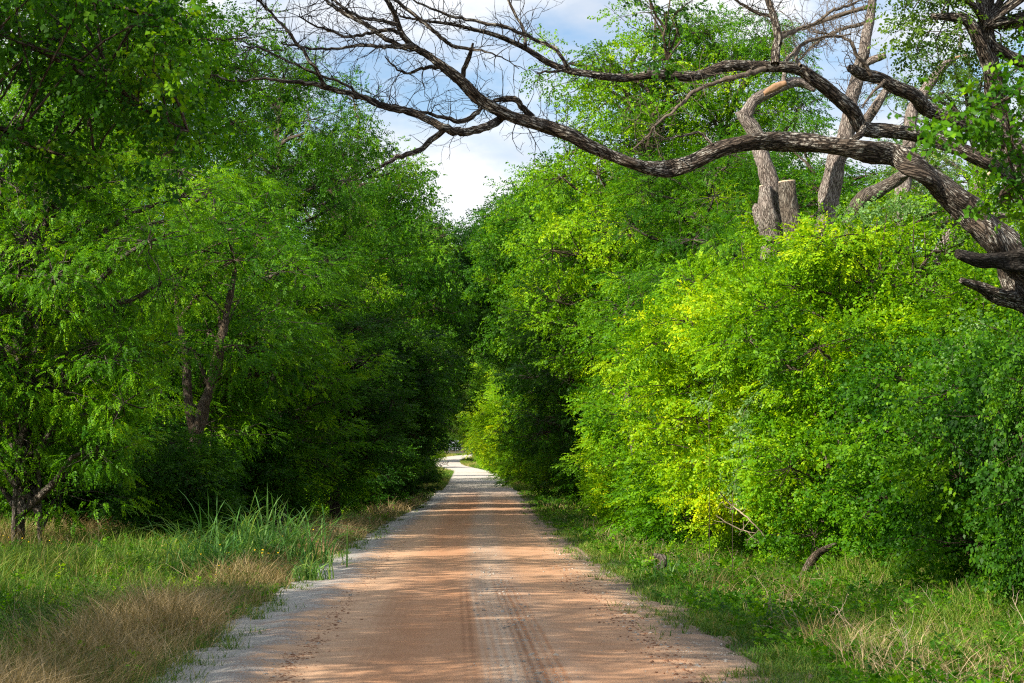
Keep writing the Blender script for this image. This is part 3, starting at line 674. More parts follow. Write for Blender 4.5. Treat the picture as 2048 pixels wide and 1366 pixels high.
S.append(sub(lower, [(762, -30, 3.6), (790, 0, 3.6), (835, 36, 3.6), (875, 68, 4), (905, 91, 4), (940, 98, 3.4), (975, 105, 1.8), (1010, 118, 1.2), (1036, 138, .8)], 20.2, 20.9, 23, 16, (.12, .4)))
S.append(sub(lower, [(1425, 290, 3), (1397, 266, 2.6), (1357, 274, 2), (1318, 279, 1.3)], 21.7, 21.5, 24, 8, (.1, .3)))
upper, _, _ = limb('limb', oak, [(2150, 520, 22), (2110, 440, 17), (2060, 385, 15), (2020, 352, 14), (1977, 327, 14), (1908, 294, 14), (1828, 268, 14), (1780, 262, 14), (1727, 258, 15), (1706, 224, 15), (1667, 189, 14), (1631, 160, 13), (1602, 140, 12), (1566, 134, 11), (1506, 133, 11), (1453, 132, 11), (1405, 148, 9.5), (1369, 153, 10), (1305, 149, 8.5), (1250, 156, 8), (1215, 154, 7.5), (1185, 149, 7), (1137, 141, 6.5), (1095, 124, 6), (1044, 93, 5), (996, 72, 4.4), (943, 58, 3.6), (900, 48, 3), (850, 42, 2.2), (800, 33, 1.6)], 24.5, 20.6, BD, 3, twigs=46, tl=(.15, .5), jit=.05, start=.6)
T2 = []
T2.append(sub(upper, [(1727, 255, 6), (1715, 275, 7), (1690, 288, 8), (1650, 297, 6), (1605, 300, 3)], 22.9, 22.3, 30, 5, (.1, .3)))
T2.append(sub(upper, [(1139, 139, 4.4), (1128, 122, 4), (1109, 97, 4), (1064, 76, 3.5), (1004, 52, 3.5), (923, 38, 3), (871, 20, 2.4), (835, 4, 2), (800, -15, 1.6)], 21.1, 20.6, 31, 22))
T2.append(sub(upper, [(1052, 97, 4), (1050, 75, 3.4), (1044, 52, 3), (1028, 24, 2.8), (1016, 0, 2.4), (1005, -25, 2)], 21.0, 21.2, 32, 10))
T2.append(sub(upper, [(1130, 139, 3), (1100, 143, 2.5), (1072, 148, 1.2)], 21.1, 20.9, 33, 4, (.08, .2)))
T2.append(sub(upper, [(1550, 128, 9.5), (1553, 93, 8.5), (1557, 76, 8), (1547, 32, 7), (1536, 0, 6.5), (1522, -35, 6)], 22.1, 22.4, 34, 14, (.2, .7), start=.3))
T2.append(sub(upper, [(1530, 137, 5), (1466, 157, 5), (1441, 161, 4.2), (1385, 185, 3.6), (1361, 209, 3.4), (1313, 250, 3), (1296, 274, 2.4), (1264, 298, 1.6)], 22.1, 21.4, 35, 26, (.15, .55), M['twig']))
T2.append(sub(upper, [(1557, 80, 4), (1590, 62, 3.6), (1630, 46, 3.2), (1665, 22, 3), (1700, 10, 2.6), (1745, -15, 2)], 22.3, 23.2, 36, 22, (.2, .6), M['twig']))
T2.append(sub(upper, [(1548, 36, 4), (1500, 20, 3), (1462, -8, 2.4)], 22.4, 22.0, 37, 12, (.2, .5), M['twig']))
T2.append(sub(upper, [(1602, 132, 4), (1592, 108, 3.6), (1610, 84, 3), (1650, 74, 2.4), (1700, 70, 1.6)], 22.3, 22.9, 38, 14, (.15, .45), M['twig']))
third, _, _ = limb('limb', oak, [(2140, 420, 18), (2060, 310, 17), (1960, 262, 16), (1900, 236, 16), (1852, 215, 15.5), (1828, 193, 15), (1796, 177, 14), (1759, 157, 12.5), (1723, 149, 12), (1700, 136, 8)], 24.6, 23.2, BD, 4, twigs=3, tl=(.1, .3), cap=True, jit=.04)
T3 = [sub(third, [(1742, 150, 4.5), (1728, 126, 4.2), (1714, 112, 3.8), (1703, 85, 3.4), (1675, 72, 2.8), (1627, 64, 1.8)], 23.3, 23.2, 40, 20, (.15, .5), M['twig']),
      sub(third, [(1770, 162, 3.6), (1740, 190, 2.6), (1725, 215, 1.8)], 23.3, 23.0, 41, 8, (.15, .4), M['twig'])]
stub1 = limb('broken_stub', oak, [(2090, 540, 28), (2040, 524, 20), (2000, 521, 16), (1955, 519, 14), (1914, 508, 8)], 23.0, 22.0, M['bark_char'], 50, cap=True, rough=.3)[0]
stub2 = limb('broken_stub', oak, [(2100, 620, 30), (2045, 604, 20), (2000, 590, 15), (1960, 574, 11), (1922, 560, 5)], 23.1, 22.3, BD, 51, cap=True, rough=.3)[0]
for o in [tr, lower, upper, third, stub1, stub2] + S + T2 + T3: fixp(o, oak)

def traced_tree(name, label, cat, base_px, base_D, parts, group=None):
    bx = px2x(base_px, base_D); root = empty(name, (bx, base_D, float(G(bx, base_D))), label, cat, group)
    objs = []
    for (nm, pts, D0, D1, m, seed, kw) in parts:
        objs.append(limb(nm, root, pts, D0, D1, m, seed, **kw)[0])
    for o in objs: fixp(o, root)
    return root
BP = M['bark_pale']
traced_tree('dead_tree', 'pale dead trunk cut into a stub at its foot, its broken top hooking right', 'tree', 1550, 41, [
    ('trunk', [(1552, 1110, 34), (1552, 800, 30), (1550, 520, 29), (1549, 440, 23), (1542, 375, 18), (1530, 330, 16), (1520, 295, 16), (1507, 262, 16), (1492, 240, 15), (1484, 220, 14)], 41, 41, BP, 60, dict(seg=28, cap=True)),
    ('limb', [(1490, 232, 13), (1506, 203, 11), (1538, 186, 11), (1566, 170, 11), (1598, 165, 10), (1631, 178, 7)], 41, 41.5, M['bark_pale'], 61, dict(cap=True)),
    ('broken_wood', [(1528, 188, 4), (1550, 174, 8), (1572, 166, 6)], 40.85, 40.85, M['rot'], 62, dict(cap=True)),
    ('cut_stub', [(1545, 470, 24), (1534, 425, 17), (1531, 375, 13.5)], 40.7, 40.6, BP, 63, dict(cap=True)),
    ('cut_face', [(1531, 375.5, 12.5), (1531, 371.5, 12.5)], 40.6, 40.6, M['cut'], 68, dict(cap=True, rough=0)),
    ('root_flare', [(1550, 470, 26), (1525, 440, 17), (1512, 412, 8)], 41.1, 41.3, BP, 64, dict(cap=False)),
    ('branch', [(1566, 167, 4.4), (1574, 121, 4), (1586, 105, 3.8), (1606, 89, 3), (1647, 76, 2.2)], 41.2, 41.5, BP, 65, dict(twigs=8, tl=(.3, .9), tw_r=.012))])
traced_tree('stump', 'tall cut stump with a flat pale top beside the hooked dead trunk', 'stump', 1590, 40.5, [
    ('trunk', [(1596, 1110, 26), (1592, 700, 22), (1584, 470, 18), (1579, 420, 17.5), (1574, 366, 18)], 40.5, 40.5, M['bark_grey'], 66, dict(seg=26, cap=True)),
    ('cut_face', [(1574, 366.5, 17), (1573.6, 362, 17)], 40.5, 40.5, M['cut'], 67, dict(cap=True, rough=0))])
traced_tree('dead_tree', 'tallest straight dead trunk, grey, running out of the top edge among bare twigs', 'tree', 1640, 43, [
    ('trunk', [(1625, 1090, 38), (1640, 700, 32), (1655, 430, 21), (1669, 342, 20), (1694, 262, 17), (1703, 200, 13.5), (1716, 150, 13), (1728, 100, 11.5), (1739, 40, 9.5), (1745, 0, 8.5), (1750, -60, 7)], 43, 43, M['bark_pale'], 70, dict(seg=28, twigs=12, tl=(.4, 1.1), tw_r=.014, start=.6)),
    ('limb', [(1725, 130, 8), (1747, 119, 8), (1771, 110, 6.5)], 42.9, 42.6, BP, 71, dict(cap=True)),
    ('limb', [(1722, 255, 11), (1738, 232, 10), (1755, 207, 9), (1774, 178, 7)], 42.9, 42.7, BP, 72, dict(cap=True, twigs=3, tl=(.3, .7), tw_r=.012)),
    ('branch', [(1742, 12, 5), (1699, 24, 4.4), (1651, 40, 4), (1610, 56, 3), (1560, 66, 2)], 43, 42.4, M['twig'], 73, dict(twigs=16, tl=(.3, 1.), tw_r=.012)),
    ('branch', [(1738, 45, 4), (1680, 60, 3.4), (1630, 88, 2.8), (1600, 120, 2)], 43, 42.4, M['twig'], 74, dict(twigs=16, tl=(.3, 1.), tw_r=.012)),
    ('branch', [(1650, 420, 4), (1610, 440, 3.4), (1570, 452, 2.4)], 42.6, 42.4, M['twig'], 75, dict(twigs=8, tl=(.3, 1.), tw_r=.012))])
traced_tree('dead_tree', 'dead trunk forking right to a splintered orange end behind the hanging leaves', 'tree', 1795, 42, [
    ('trunk', [(1780, 1090, 28), (1790, 700, 22), (1802, 430, 17), (1808, 370, 15), (1817, 302, 14), (1824, 225, 13), (1844, 193, 12), (1864, 162, 10.5), (1886, 132, 9), (1905, 119, 6)], 42, 42, BP, 80, dict(seg=24, cap=True)),
    ('broken_wood', [(1898, 122, 6), (1910, 117, 4), (1922, 111, 1.5)], 42, 42, M['rot'], 82, dict(cap=False)),
    ('branch', [(1812, 330, 5), (1806, 300, 4.4), (1818, 280, 3), (1835, 268, 2)], 41.8, 41.6, BP, 83, dict(twigs=4, tl=(.2, .6), tw_r=.01))])
traced_tree('leaning_tree', 'dark-barked trunk leaning right out of the sunlit shrub to a broken point', 'tree', 1690, 38.5, [
    ('trunk', [(1690, 1115, 26), (1690, 700, 22), (1695, 500, 20), (1705, 438, 18), (1722, 402, 16.5), (1759, 378, 14.5), (1796, 358, 12.5), (1826, 333, 7), (1852, 310, 3)], 38.5, 38.5, M['bark_grey'], 84, dict(seg=24)),
    ('branch', [(1798, 356, 4), (1822, 345, 3.6), (1848, 312, 2)], 38.3, 38.2, BP, 85, dict(cap=True))])
traced_tree('snag', 'bleached pinkish snag slanting up behind the trunk of the leaning dead oak', 'tree', 1850, 36.5, [
    ('trunk', [(1840, 1160, 24), (1850, 800, 18), (1875, 540, 13), (1893, 483, 13), (1916, 435, 15), (1945, 395, 15.5), (1962, 362, 13), (1972, 346, 8)], 36.5, 36.5, BP, 86, dict(seg=24, rough=.3, cap=True)),
    ('broken_wood', [(1960, 368, 6), (1974, 352, 5), (1984, 338, 1.5)], 36.2, 36.2, M['cut'], 87, dict(cap=False))])
lg = traced_tree('fallen_log', 'grey broken log lodged level across the pale snag', 'log', 1950, 36, [
    ('log', [(1866, 449, 11), (1900, 445, 12), (1940, 437, 10), (1985, 433, 8), (2022, 431, 4)], 35.8, 36.6, BP, 88, dict(cap=True, rough=.3))])
# forked tree with visible trunks in the shade of the left wall
def forked(label, bx, D, lines_px, spots, leafm, seed, lr=.9):
    g = np.random.RandomState(seed); x0 = px2x(bx, D); root = empty('forked_tree', (x0, D, float(G(x0, D))), label, 'tree')
    TB, LV, ls = Tubes(), Leaves(), []
    for k, pts in enumerate(lines_px):
        P3, rr = trace(pts, D, D + .2 * k, .05, seed + k); pl, pr = smooth_line(P3, rr, .1); TB.add(pl, pr, 14, .2, seed + k, ridged=True); ls.append(pl)
    lb = np.array([[*P(x, y, D + g.uniform(-1.6, 1.5)), lr * g.uniform(.7, 1.1)] for x, y in spots])
    foliage(g, lb, LV, TB, ls, 12, 12, .07, 'small', .35, .06, .5)
    fixp(TB.build('trunk', M['bark_brown'], root), root); fixp(LV.build('crown', leafm, root), root)
forked('forked tree with brown leaning trunks in the shade behind the tall green grass', 392, 48, [[(388, 1080, 15), (390, 900, 14), (404, 830, 12.5), (424, 760, 10), (436, 700, 9), (455, 620, 7), (470, 540, 5)], [(392, 890, 11), (376, 800, 9), (372, 720, 8), (358, 640, 6), (350, 560, 4)]],
       [(350, 540), (400, 500), (470, 520), (430, 440), (510, 470), (330, 460), (380, 590), (480, 600), (350, 680), (470, 690), (420, 660)], M['mid'], 610)
forked('slim dark tree with slanting twin stems between the tall grass and the bright shrub', 560, 64, [[(565, 1040, 9), (552, 900, 8), (535, 790, 7), (525, 700, 6), (530, 620, 4)], [(556, 940, 7), (575, 800, 6), (590, 700, 5), (640, 610, 3)]],
       [(520, 640), (560, 590), (620, 600), (500, 580), (580, 660), (640, 560)], M['deep'], 620)
forked('dark upright trunk on the right verge beside the bright shrub', 1262, 57, [[(1275, 1060, 12), (1272, 960, 11), (1266, 880, 10), (1258, 800, 8), (1252, 720, 6), (1245, 640, 4)]],
       [(1240, 640), (1280, 600), (1210, 680), (1260, 560), (1300, 660), (1255, 720), (1230, 770), (1290, 750), (1245, 700)], M['fresh'], 630, .7)
# upper right living tree
g = np.random.RandomState(301)
ur = empty('oak_tree', (px2x(2190, 27), 27, float(G(px2x(2190, 27), 27))), 'leafy tree with dark forked trunks at the upper right corner', 'tree')
TB = Tubes(); 
for (pts, D0, D1, sd, cap) in [([(2190, 1220, 60), (2180, 800, 48), (2120, 500, 34), (2060, 390, 27), (2022, 295, 23), (2000, 230, 21), (1988, 177, 20), (1978, 100, 16), (1970, 40, 14), (1962, -10, 12), (1955, -80, 10)], 27, 26.4, 90, False),
                               ([(1993, 175, 17), (1975, 120, 15), (1957, 80, 13), (1935, 42, 11), (1905, 34, 9), (1864, 33, 7)], 26.5, 26.0, 91, True),
                               ([(1980, 90, 12), (2005, 104, 12), (2030, 118, 12), (2080, 135, 12)], 26.5, 26.8, 92, False),
                               ([(1972, 50, 8), (1945, 10, 7), (1900, -20, 6)], 26.4, 26, 93, False)]:
    P3, rr = trace(pts, D0, D1, .03, sd); pl, pr = smooth_line(P3, rr, .05); TB.add(pl, pr, 26, .15, sd, cap, ridged=True)
LV = Leaves()
spots = [(1800, 60, 26), (1835, 95, 26), (1870, 70, 26.3), (1880, 130, 26), (1840, 40, 26.5), (1920, 80, 26.8), (1930, 130, 26.9), (1900, 10, 26.2), (1960, 20, 27), (2010, 60, 27), (2040, 20, 26.6), (2030, 170, 26.8), (1850, 5, 26), (1810, 15, 25.8)]
lb = np.array([[*P(x, y, D), .24] for x, y, D in spots])
foliage(g, lb, LV, TB, [pl], 6, 6, .05, 'broad', .17, .02, .4)
lb2 = np.array([[px2x(2190, 27) + g.uniform(-.6, 3), 27 + g.uniform(-2, 3), g.uniform(7.5, 11.5), g.uniform(.6, 1.)] for _ in range(16)])
foliage(g, lb2, LV, TB, [pl], 10, 9, .07, 'broad', .35, .05, .4)
fixp(TB.build('trunk', M['bark_dead'], ur), ur); fixp(LV.build('crown', M['olive'], ur), ur)

# near boughs: each belongs to a tree whose trunk stands outside the frame
def near_tree(name, label, bx, by, h, clusters, m, seed, leaf, kind, lob_r, clr, extra, tint0=.45, sub_=6, spr_=7, boughs=()):
    g = np.random.RandomState(seed)
    root = empty(name, (bx, by, float(G(bx, by))), label, 'tree'); z0 = float(G(bx, by))
    TB, LV = Tubes(), Leaves()
    tl_ = trunk_line(g, [np.array([bx, by, z0 - .3]), np.array([bx + .1, by, z0 + h * .3]), np.array([bx + .3, by + .2, z0 + h * .6]), np.array([bx + .2, by, z0 + h])], .22, .04, TB, 12, seed)
    lines = [tl_]
    for pts, D0, D1 in boughs:
        P3, rr = trace(pts, D0, D1, .03, seed)
        a = tl_[np.argmin(np.abs(tl_[:, 2] - P3[0][2] - .3))]
        P3 = np.vstack([a, P3]); rr = np.concatenate([[rr[0] * 1.5], rr])
        pl, pr = smooth_line(P3, rr, .12); TB.add(pl, pr, 9, .1, seed + 5); lines.append(pl)
    lb = np.array([[*P(x, y, D), lob_r * g.uniform(.8, 1.25)] for x, y, D in clusters])
    foliage(g, lb, LV, TB, lines[1:] or lines, sub_, spr_, leaf, kind, clr, .018, tint0)
    if len(extra):
        foliage(g, np.array(extra), LV, TB, [tl_], 12, 11, .08, 'broad', .42, .06, tint0)
    fixp(TB.build('trunk', M['bark_brown'], root), root); fixp(LV.build('crown', m, root), root)
    return root
g = np.random.RandomState(8)
cl = []
for _ in range(20): cl.append((g.uniform(-60, 350), g.uniform(-60, 60), g.uniform(15, 18)))
for t in np.linspace(0, 1, 22): cl.append((-20 + 400 * t + g.normal(0, 14), 60 + 205 * t + g.normal(0, 30), g.uniform(15.5, 17.5)))
for t in np.linspace(0, 1, 7): cl.append((230 + 130 * t + g.normal(0, 14), 110 + 60 * t + g.normal(0, 30), g.uniform(15.5, 17.5)))
for t in np.linspace(0, 1, 9): cl.append((-20 + 200 * t + g.normal(0, 10), 270 + 50 * t + g.normal(0, 20), g.uniform(15.5, 17)))
ex = [[-8.0 + g.uniform(-3.4, 2.0), 15 + g.uniform(-4, 3), g.uniform(5.5, 11.5), g.uniform(.8, 1.2)] for _ in range(26)]
ex = [e for e in ex if e[0] < -.257 * e[1] - 1.3]
near_tree('shade_tree', 'dark near tree whose boughs hang into the upper left corner', -8.6, 15.0, 11, cl, M['mid'], 21, .055, 'broad', .22, .16, ex, .4, 5, 6,
          boughs=[([(-60, 30, 10), (0, 62, 9), (120, 120, 7), (220, 180, 5), (300, 225, 3.5), (375, 262, 2)], 16.5, 16.2), ([(-60, 250, 7), (0, 268, 6), (90, 300, 4), (190, 330, 2)], 16, 16.2), ([(-60, -60, 10), (80, -20, 8), (220, 10, 6), (340, 40, 3)], 16, 16.6)])
cl = [(2030, 190, 12.6), (1985, 215, 12.5), (1945, 232, 12.4), (1905, 240, 12.3), (1870, 235, 12.2), (2010, 255, 12.6), (2044, 240, 12.7),
      (2040, 350, 12.6), (2010, 375, 12.5), (2000, 405, 12.5), (2042, 400, 12.7), (2048, 140, 12.6), (2050, 300, 12.6)]
near_tree('maple_tree', 'near tree whose bright broad leaves reach in at the right edge below the corner', 4.9, 12.4, 6.4, cl, M['fresh'], 22, .052, 'broad', .10, .06, [], .35, 4, 3,
          boughs=[([(2140, 120, 5), (2060, 165, 4), (1980, 215, 3), (1880, 240, 1.5)], 12.6, 12.3), ([(2140, 330, 4), (2070, 350, 3), (2000, 390, 1.5)], 12.6, 12.5)])
cl = [(1300, 8, 15), (1330, 25, 15), (1360, 20, 15), (1345, 50, 15), (1325, 70, 15), (1340, 100, 15), (1335, 135, 15), (1320, 120, 15), (1385, 0, 15), (1290, -20, 15)]
near_tree('elm_tree', 'near tree dropping one small leafy spray at the top, right of centre', 6.6, 14.5, 11.0, cl, M['deep'], 23, .034, 'broad', .06, .04, [], .3, 3, 2,
          boughs=[([(1800, -140, 6), (1600, -90, 5), (1450, -50, 3), (1340, 0, 1.8), (1332, 60, 1), (1334, 120, .7)], 15, 15)])

# vines over the right shrubs
def vine(label, pts, D, m, seed, leaf=.055, dens=9):
    g = np.random.RandomState(seed); TB, LV = Tubes(), Leaves()
    P3, rr = trace([(x, y, 1.2) for x, y in pts], D, D, .12, seed); pl, pr = smooth_line(P3, rr, .08)
    bx, by = pl[-1][0], pl[-1][1] + .1
    root = empty('grape_vine', (bx, by, float(G(bx, by))), label, 'vine', 'vines draped over the sunlit shrubs')
    pl2 = np.vstack([pl, [[bx, by, float(G(bx, by))]]]); TB.add(pl2, np.full(len(pl2), .006), 5)
    pos = np.repeat(pl, dens, 0) + g.normal(0, .10, (len(pl) * dens, 3))
    LV.add(pos[::2], g.normal(0, 1, (len(pos[::2]), 3)) + [0, -.6, -.4], 'broad', leaf, g.uniform(.3, .9, len(pos[::2])), g, .7)
    fixp(TB.build('stem', M['twig'], root), root); fixp(LV.build('foliage', m, root), root)
vine('pale grape vine trailing down the left flank of the sunlit thicket', [(1500, 700), (1455, 730), (1432, 760), (1418, 800)], 37.2, M['vine'], 1)
vine('round-leaved grape vine hanging in the middle of the sunlit thicket', [(1560, 770), (1520, 790), (1490, 820), (1480, 870), (1475, 940), (1465, 985)], 34.3, M['vine'], 2)
vine('grape vine heaped on the crest of the thicket below the leaning trunk', [(1690, 430), (1740, 425), (1800, 408), (1850, 415), (1890, 440)], 35.2, M['vine'], 3, dens=16)
vine('grape vine in half shade at the right end of the thicket', [(1960, 640), (1940, 680), (1900, 720), (1880, 780)], 28.6, M['vine'], 4, dens=12)

# ------------------------------------------------------------------ grasses, weeds, stones
def blades(name, x, y, h, wdt, lean, tint, m, g, segs=3, curve=.5, parent=None, origin=None):
    n = len(x); z = G(x, y)
    a = g.uniform(0, 2 * math.pi, n); dx, dy = np.cos(a), np.sin(a)
    b = a + math.pi / 2 + g.normal(0, .5, n); wx, wy = np.cos(b), np.sin(b)
    t = np.linspace(0, 1, segs + 1)
    L = lean * h
    cx = x[:, None] + dx[:, None] * L[:, None] * t[None] ** (1 + 1.2 * curve)
    cyy = y[:, None] + dy[:, None] * L[:, None] * t[None] ** (1 + 1.2 * curve)
    cz = z[:, None] - .02 + h[:, None] * (t[None] - curve * lean[:, None] * .55 * t[None] ** 3)
    ww = wdt[:, None] * np.array([.7] + [1.] * (segs - 1) + [.12])[None] * (1 - .5 * t[None])
    V = np.empty((n, segs + 1, 2, 3))
    for s_, k in ((-.5, 0), (.5, 1)):
        V[:, :, k, 0] = cx + wx[:, None] * ww * s_; V[:, :, k, 1] = cyy + wy[:, None] * ww * s_; V[:, :, k, 2] = cz
    base = np.arange(n)[:, None] * (segs + 1) * 2 + np.arange(segs)[None] * 2
    base = base.ravel()
    Q = np.stack([base, base + 1, base + 3, base + 2], -1)
    V = V.reshape(-1, 3)
    if origin is not None: V = V - np.array(origin)
    o = build(name, V, [Q], m, parent, False, {'tint': np.clip(np.repeat(tint, (segs + 1) * 2), 0, 1)}); return o
def scatter(g, n, y0, y1, side, d0, d1, pw=1.0):
    """positions on a verge, denser near the camera; d = metres out from the road edge"""
    y = 1 / (1 / y1 + (1 / y0 - 1 / y1) * g.rand(n)); d = d0 + (d1 - d0) * g.rand(n) ** pw
    x = edge_l(y) - d if side < 0 else edge_r(y) + d
    return x, y, d
g = np.random.RandomState(40)
def patch(x, y, s=0): return .5 + .5 * np.clip(wob(x * .8, y * .6, s) + .4 * wob(x * 2.1, y * 1.5, s + 4), -1, 1)
# green verge grass, left and right
x1, y1, d1 = scatter(g, 190000, 13, 140, -1, .28, 10, 1.0)
x2, y2, d2 = scatter(g, 130000, 13, 160, 1, .03, 4.8, 1.0)
X = np.concatenate([x1, x2]); Yv = np.concatenate([y1, y2]); Dd = np.concatenate([d1, d2])
pm = patch(X, Yv)
hh = g.uniform(.08, .38, len(X)) * (.5 + .9 * pm) * np.clip(.45 + Dd * .33, .4, 1.9)
tint = .18 + .45 * pm * g.uniform(.5, 1.3, len(X)) + g.normal(0, .12, len(X)) + (g.rand(len(X)) < .12) * .5
o = blades('verge_grass', X, Yv, hh, .004 + .00022 * Yv + g.uniform(0, .003, len(X)), g.uniform(.2, 1.3, len(X)), tint, M['grass'], g); tag(o, kind='stuff')
# short tufts creeping on to the shoulders
nt_ = 1000; yt = 1 / (1 / 110 + (1 / 14 - 1 / 110) * g.rand(nt_)); sd = np.where(g.rand(nt_) < .5, -1, 1); dt = g.normal(-.12, .26, nt_)
xt = np.where(sd < 0, edge_l(yt) - .15 + dt, edge_r(yt) - dt - .1); k = patch(xt, yt, 6) > .2; xt, yt = xt[k], yt[k]
X = np.repeat(xt, 26) + g.normal(0, .05, len(xt) * 26); Yv = np.repeat(yt, 26) + g.normal(0, .07, len(xt) * 26)
o = blades('shoulder_grass', X, Yv, g.uniform(.05, .2, len(X)), .004 + .0002 * Yv, g.uniform(.3, 1.5, len(X)), g.normal(.5, .25, len(X)), M['grass'], g); tag(o, kind='stuff')
# dry seed grass along the left road edge
x1, y1, d1 = scatter(g, 80000, 13, 120, -1, -.05, 2.3, 1.0)
k = g.rand(len(x1)) < (.4 + .6 * patch(x1, y1, 2)) * np.exp(-((d1 - .9) / .65) ** 2) * (d1 > .05 + .3 * g.rand(len(d1)))
x1, y1, d1 = x1[k], y1[k], d1[k]
h1 = g.uniform(.2, .78, len(x1)) * (.65 + .5 * patch(x1, y1, 8)) * np.clip(.45 + d1 * .6, .4, 1.15)
x3 = g.uniform(-13.5, -8.6, 15000); y3 = g.uniform(41, 54, 15000)     # dry stand at the foot of the left trees
k = g.rand(len(x3)) < .25 + patch(x3, y3, 5); x3, y3 = x3[k], y3[k]; h3 = g.uniform(.3, .95, len(x3))
x4, y4, d4 = scatter(g, 26000, 15, 100, 1, .7, 4, 1.); k = g.rand(len(x4)) < np.clip(patch(x4, y4, 7) - .3, 0, 1) + .7 * np.exp(-((y4 - 32) / 4) ** 2 - ((d4 - 2.2) / .8) ** 2); x4, y4 = x4[k], y4[k]; h4 = g.uniform(.15, .6, len(x4))
X = np.concatenate([x1, x3, x4]); Yv = np.concatenate([y1, y3, y4]); hh = np.concatenate([h1, h3, h4])
o = blades('dry_grass', X, Yv, hh, .0025 + .00016 * Yv + g.uniform(0, .0015, len(X)), g.uniform(.3, 1.5, len(X)), np.clip(patch(X, Yv, 11) * .9, 0, 1) * .6 + g.normal(.2, .22, len(X)), M['dry'], g); tag(o, kind='stuff')
x1, y1, d1 = scatter(g, 60000, 140, 345, 1, .0, 5, 1.0); x2, y2, d2 = scatter(g, 60000, 140, 345, -1, .0, 5, 1.0)
X = np.concatenate([x1, x2]); Yv = np.concatenate([y1, y2])
o = blades('verge_grass', X, Yv, g.uniform(.2, .6, len(X)), .05 + 0 * X, g.uniform(.2, 1., len(X)), .3 + .6 * patch(X, Yv * .3) + g.normal(0, .12, len(X)), M['grass'], g, 2); tag(o, kind='stuff')
# low broad-leaved weeds
for side, n, dm, seed in ((1, 5200, 4.5, 1), (-1, 2600, 7.5, 2)):
    gg = np.random.RandomState(seed + 60); LV = Leaves()
    x, y, d = scatter(gg, n, 14, 150, side, .35, dm, .8); pm = patch(x, y, 9)
    k = gg.rand(n) < .2 + pm; x, y, d = x[k], y[k], d[k]
    hh = gg.uniform(.03, .30, len(x)) * np.clip(.3 + d * .4, .3, 1.5)
    rep = 3; X = np.repeat(x, rep) + gg.normal(0, .06, len(x) * rep); Yv = np.repeat(y, rep) + gg.normal(0, .06, len(x) * rep)
    pos = np.stack([X, Yv, G(X, Yv) + np.repeat(hh, rep) * gg.uniform(.2, 1, len(X))], -1)
    a = gg.uniform(0, 6.28, len(X)); od = np.stack([np.cos(a), np.sin(a), gg.uniform(-.1, 1.0, len(X))], -1)
    LV.add(pos, od, 'small' if side > 0 else 'broad', .045 + .0004 * Yv, gg.normal(.5, .2, len(X)), gg, .4)
    o = LV.build('weeds', M['mid']); tag(o, kind='stuff')
# tall cane grass clumps
def cane(label, px, py, D, n, spread, h, seed, group='tall grass clumps on the verges'):
    x = px2x(px, D); gg = np.random.RandomState(seed); root = empty('tall_grass', (x, D, float(G(x, D))), label, 'grass clump', group)
    xx = x + gg.normal(0, spread, n); yy = D + gg.normal(0, spread * .8, n)
    hh = h * gg.uniform(.4, 1.1, n)
    o = blades('blades', xx, yy, hh, gg.uniform(.016, .040, n), gg.uniform(.2, 1.25, n), gg.uniform(.2, 1, n), M['cane'], gg, 7, 1.0, root, (x, D, float(G(x, D))))
cane('tall arching blue-green grass, the leftmost of the large clump on the left verge', 420, 1120, 36, 200, .42, 1.55, 1)
cane('tall arching blue-green grass in the middle of the large left clump', 500, 1110, 37, 250, .45, 1.8, 2)
cane('tall arching blue-green grass at the road side of the large left clump', 575, 1105, 38, 200, .4, 1.7, 3)
cane('smaller tuft of arching grass nearest the left gravel shoulder', 615, 1140, 33, 90, .18, .7, 4)
cane('tuft of blue-green grass beside the dark stump on the right verge', 1340, 1150, 32, 90, .18, .5, 5)
cane('thin tuft of tall grass on the right verge near the bright shrub', 1262, 1075, 48, 40, .15, .9, 6)
cane('tuft of arching grass in shade behind the left verge', 690, 1000, 66, 60, .5, .9, 7)
# pebbles on the shoulders
def pebbles(name, x, y, s, m, g, lift=.0):
    ico = np.array([[0, 0, 1], [.89, 0, .45], [.28, .85, .45], [-.72, .53, .45], [-.72, -.53, .45], [.28, -.85, .45], [.72, .53, -.45], [-.28, .85, -.45], [-.89, 0, -.45], [-.28, -.85, -.45], [.72, -.53, -.45], [0, 0, -1]])
    fc = np.array([[0, 1, 2], [0, 2, 3], [0, 3, 4], [0, 4, 5], [0, 5, 1], [1, 6, 2], [2, 7, 3], [3, 8, 4], [4, 9, 5], [5, 10, 1], [6, 7, 2], [7, 8, 3], [8, 9, 4], [9, 10, 5], [10, 6, 1]])
    n = len(x); r = s[:, None, None] * ico[None] * g.uniform(.7, 1.3, (n, 12, 1)) * np.stack([g.uniform(.7, 1.3, n), g.uniform(.7, 1.3, n), g.uniform(.4, .8, n)], -1)[:, None]
    a = g.uniform(0, 6.28, n); c, s_ = np.cos(a)[:, None], np.sin(a)[:, None]
    X_ = r[..., 0] * c - r[..., 1] * s_; Y_ = r[..., 0] * s_ + r[..., 1] * c
    u = (x - edge_l(y)) / (edge_r(y) - edge_l(y))
    z = np.where((u > 0) & (u < 1), road_z(y) + .05 * (1 - (2 * u - 1) ** 2) - .02, G(x, y)) + lift + s * .15
    V = np.stack([X_ + x[:, None], Y_ + y[:, None], r[..., 2] + z[:, None]], -1).reshape(-1, 3)
    return tag(build(name, V, [(np.arange(n)[:, None, None] * 12 + fc[None]).reshape(-1, 3)], m), kind='stuff')
n = 26000; y = 1 / (1 / 70 + (1 / 14 - 1 / 70) * g.rand(n)); side = g.rand(n)
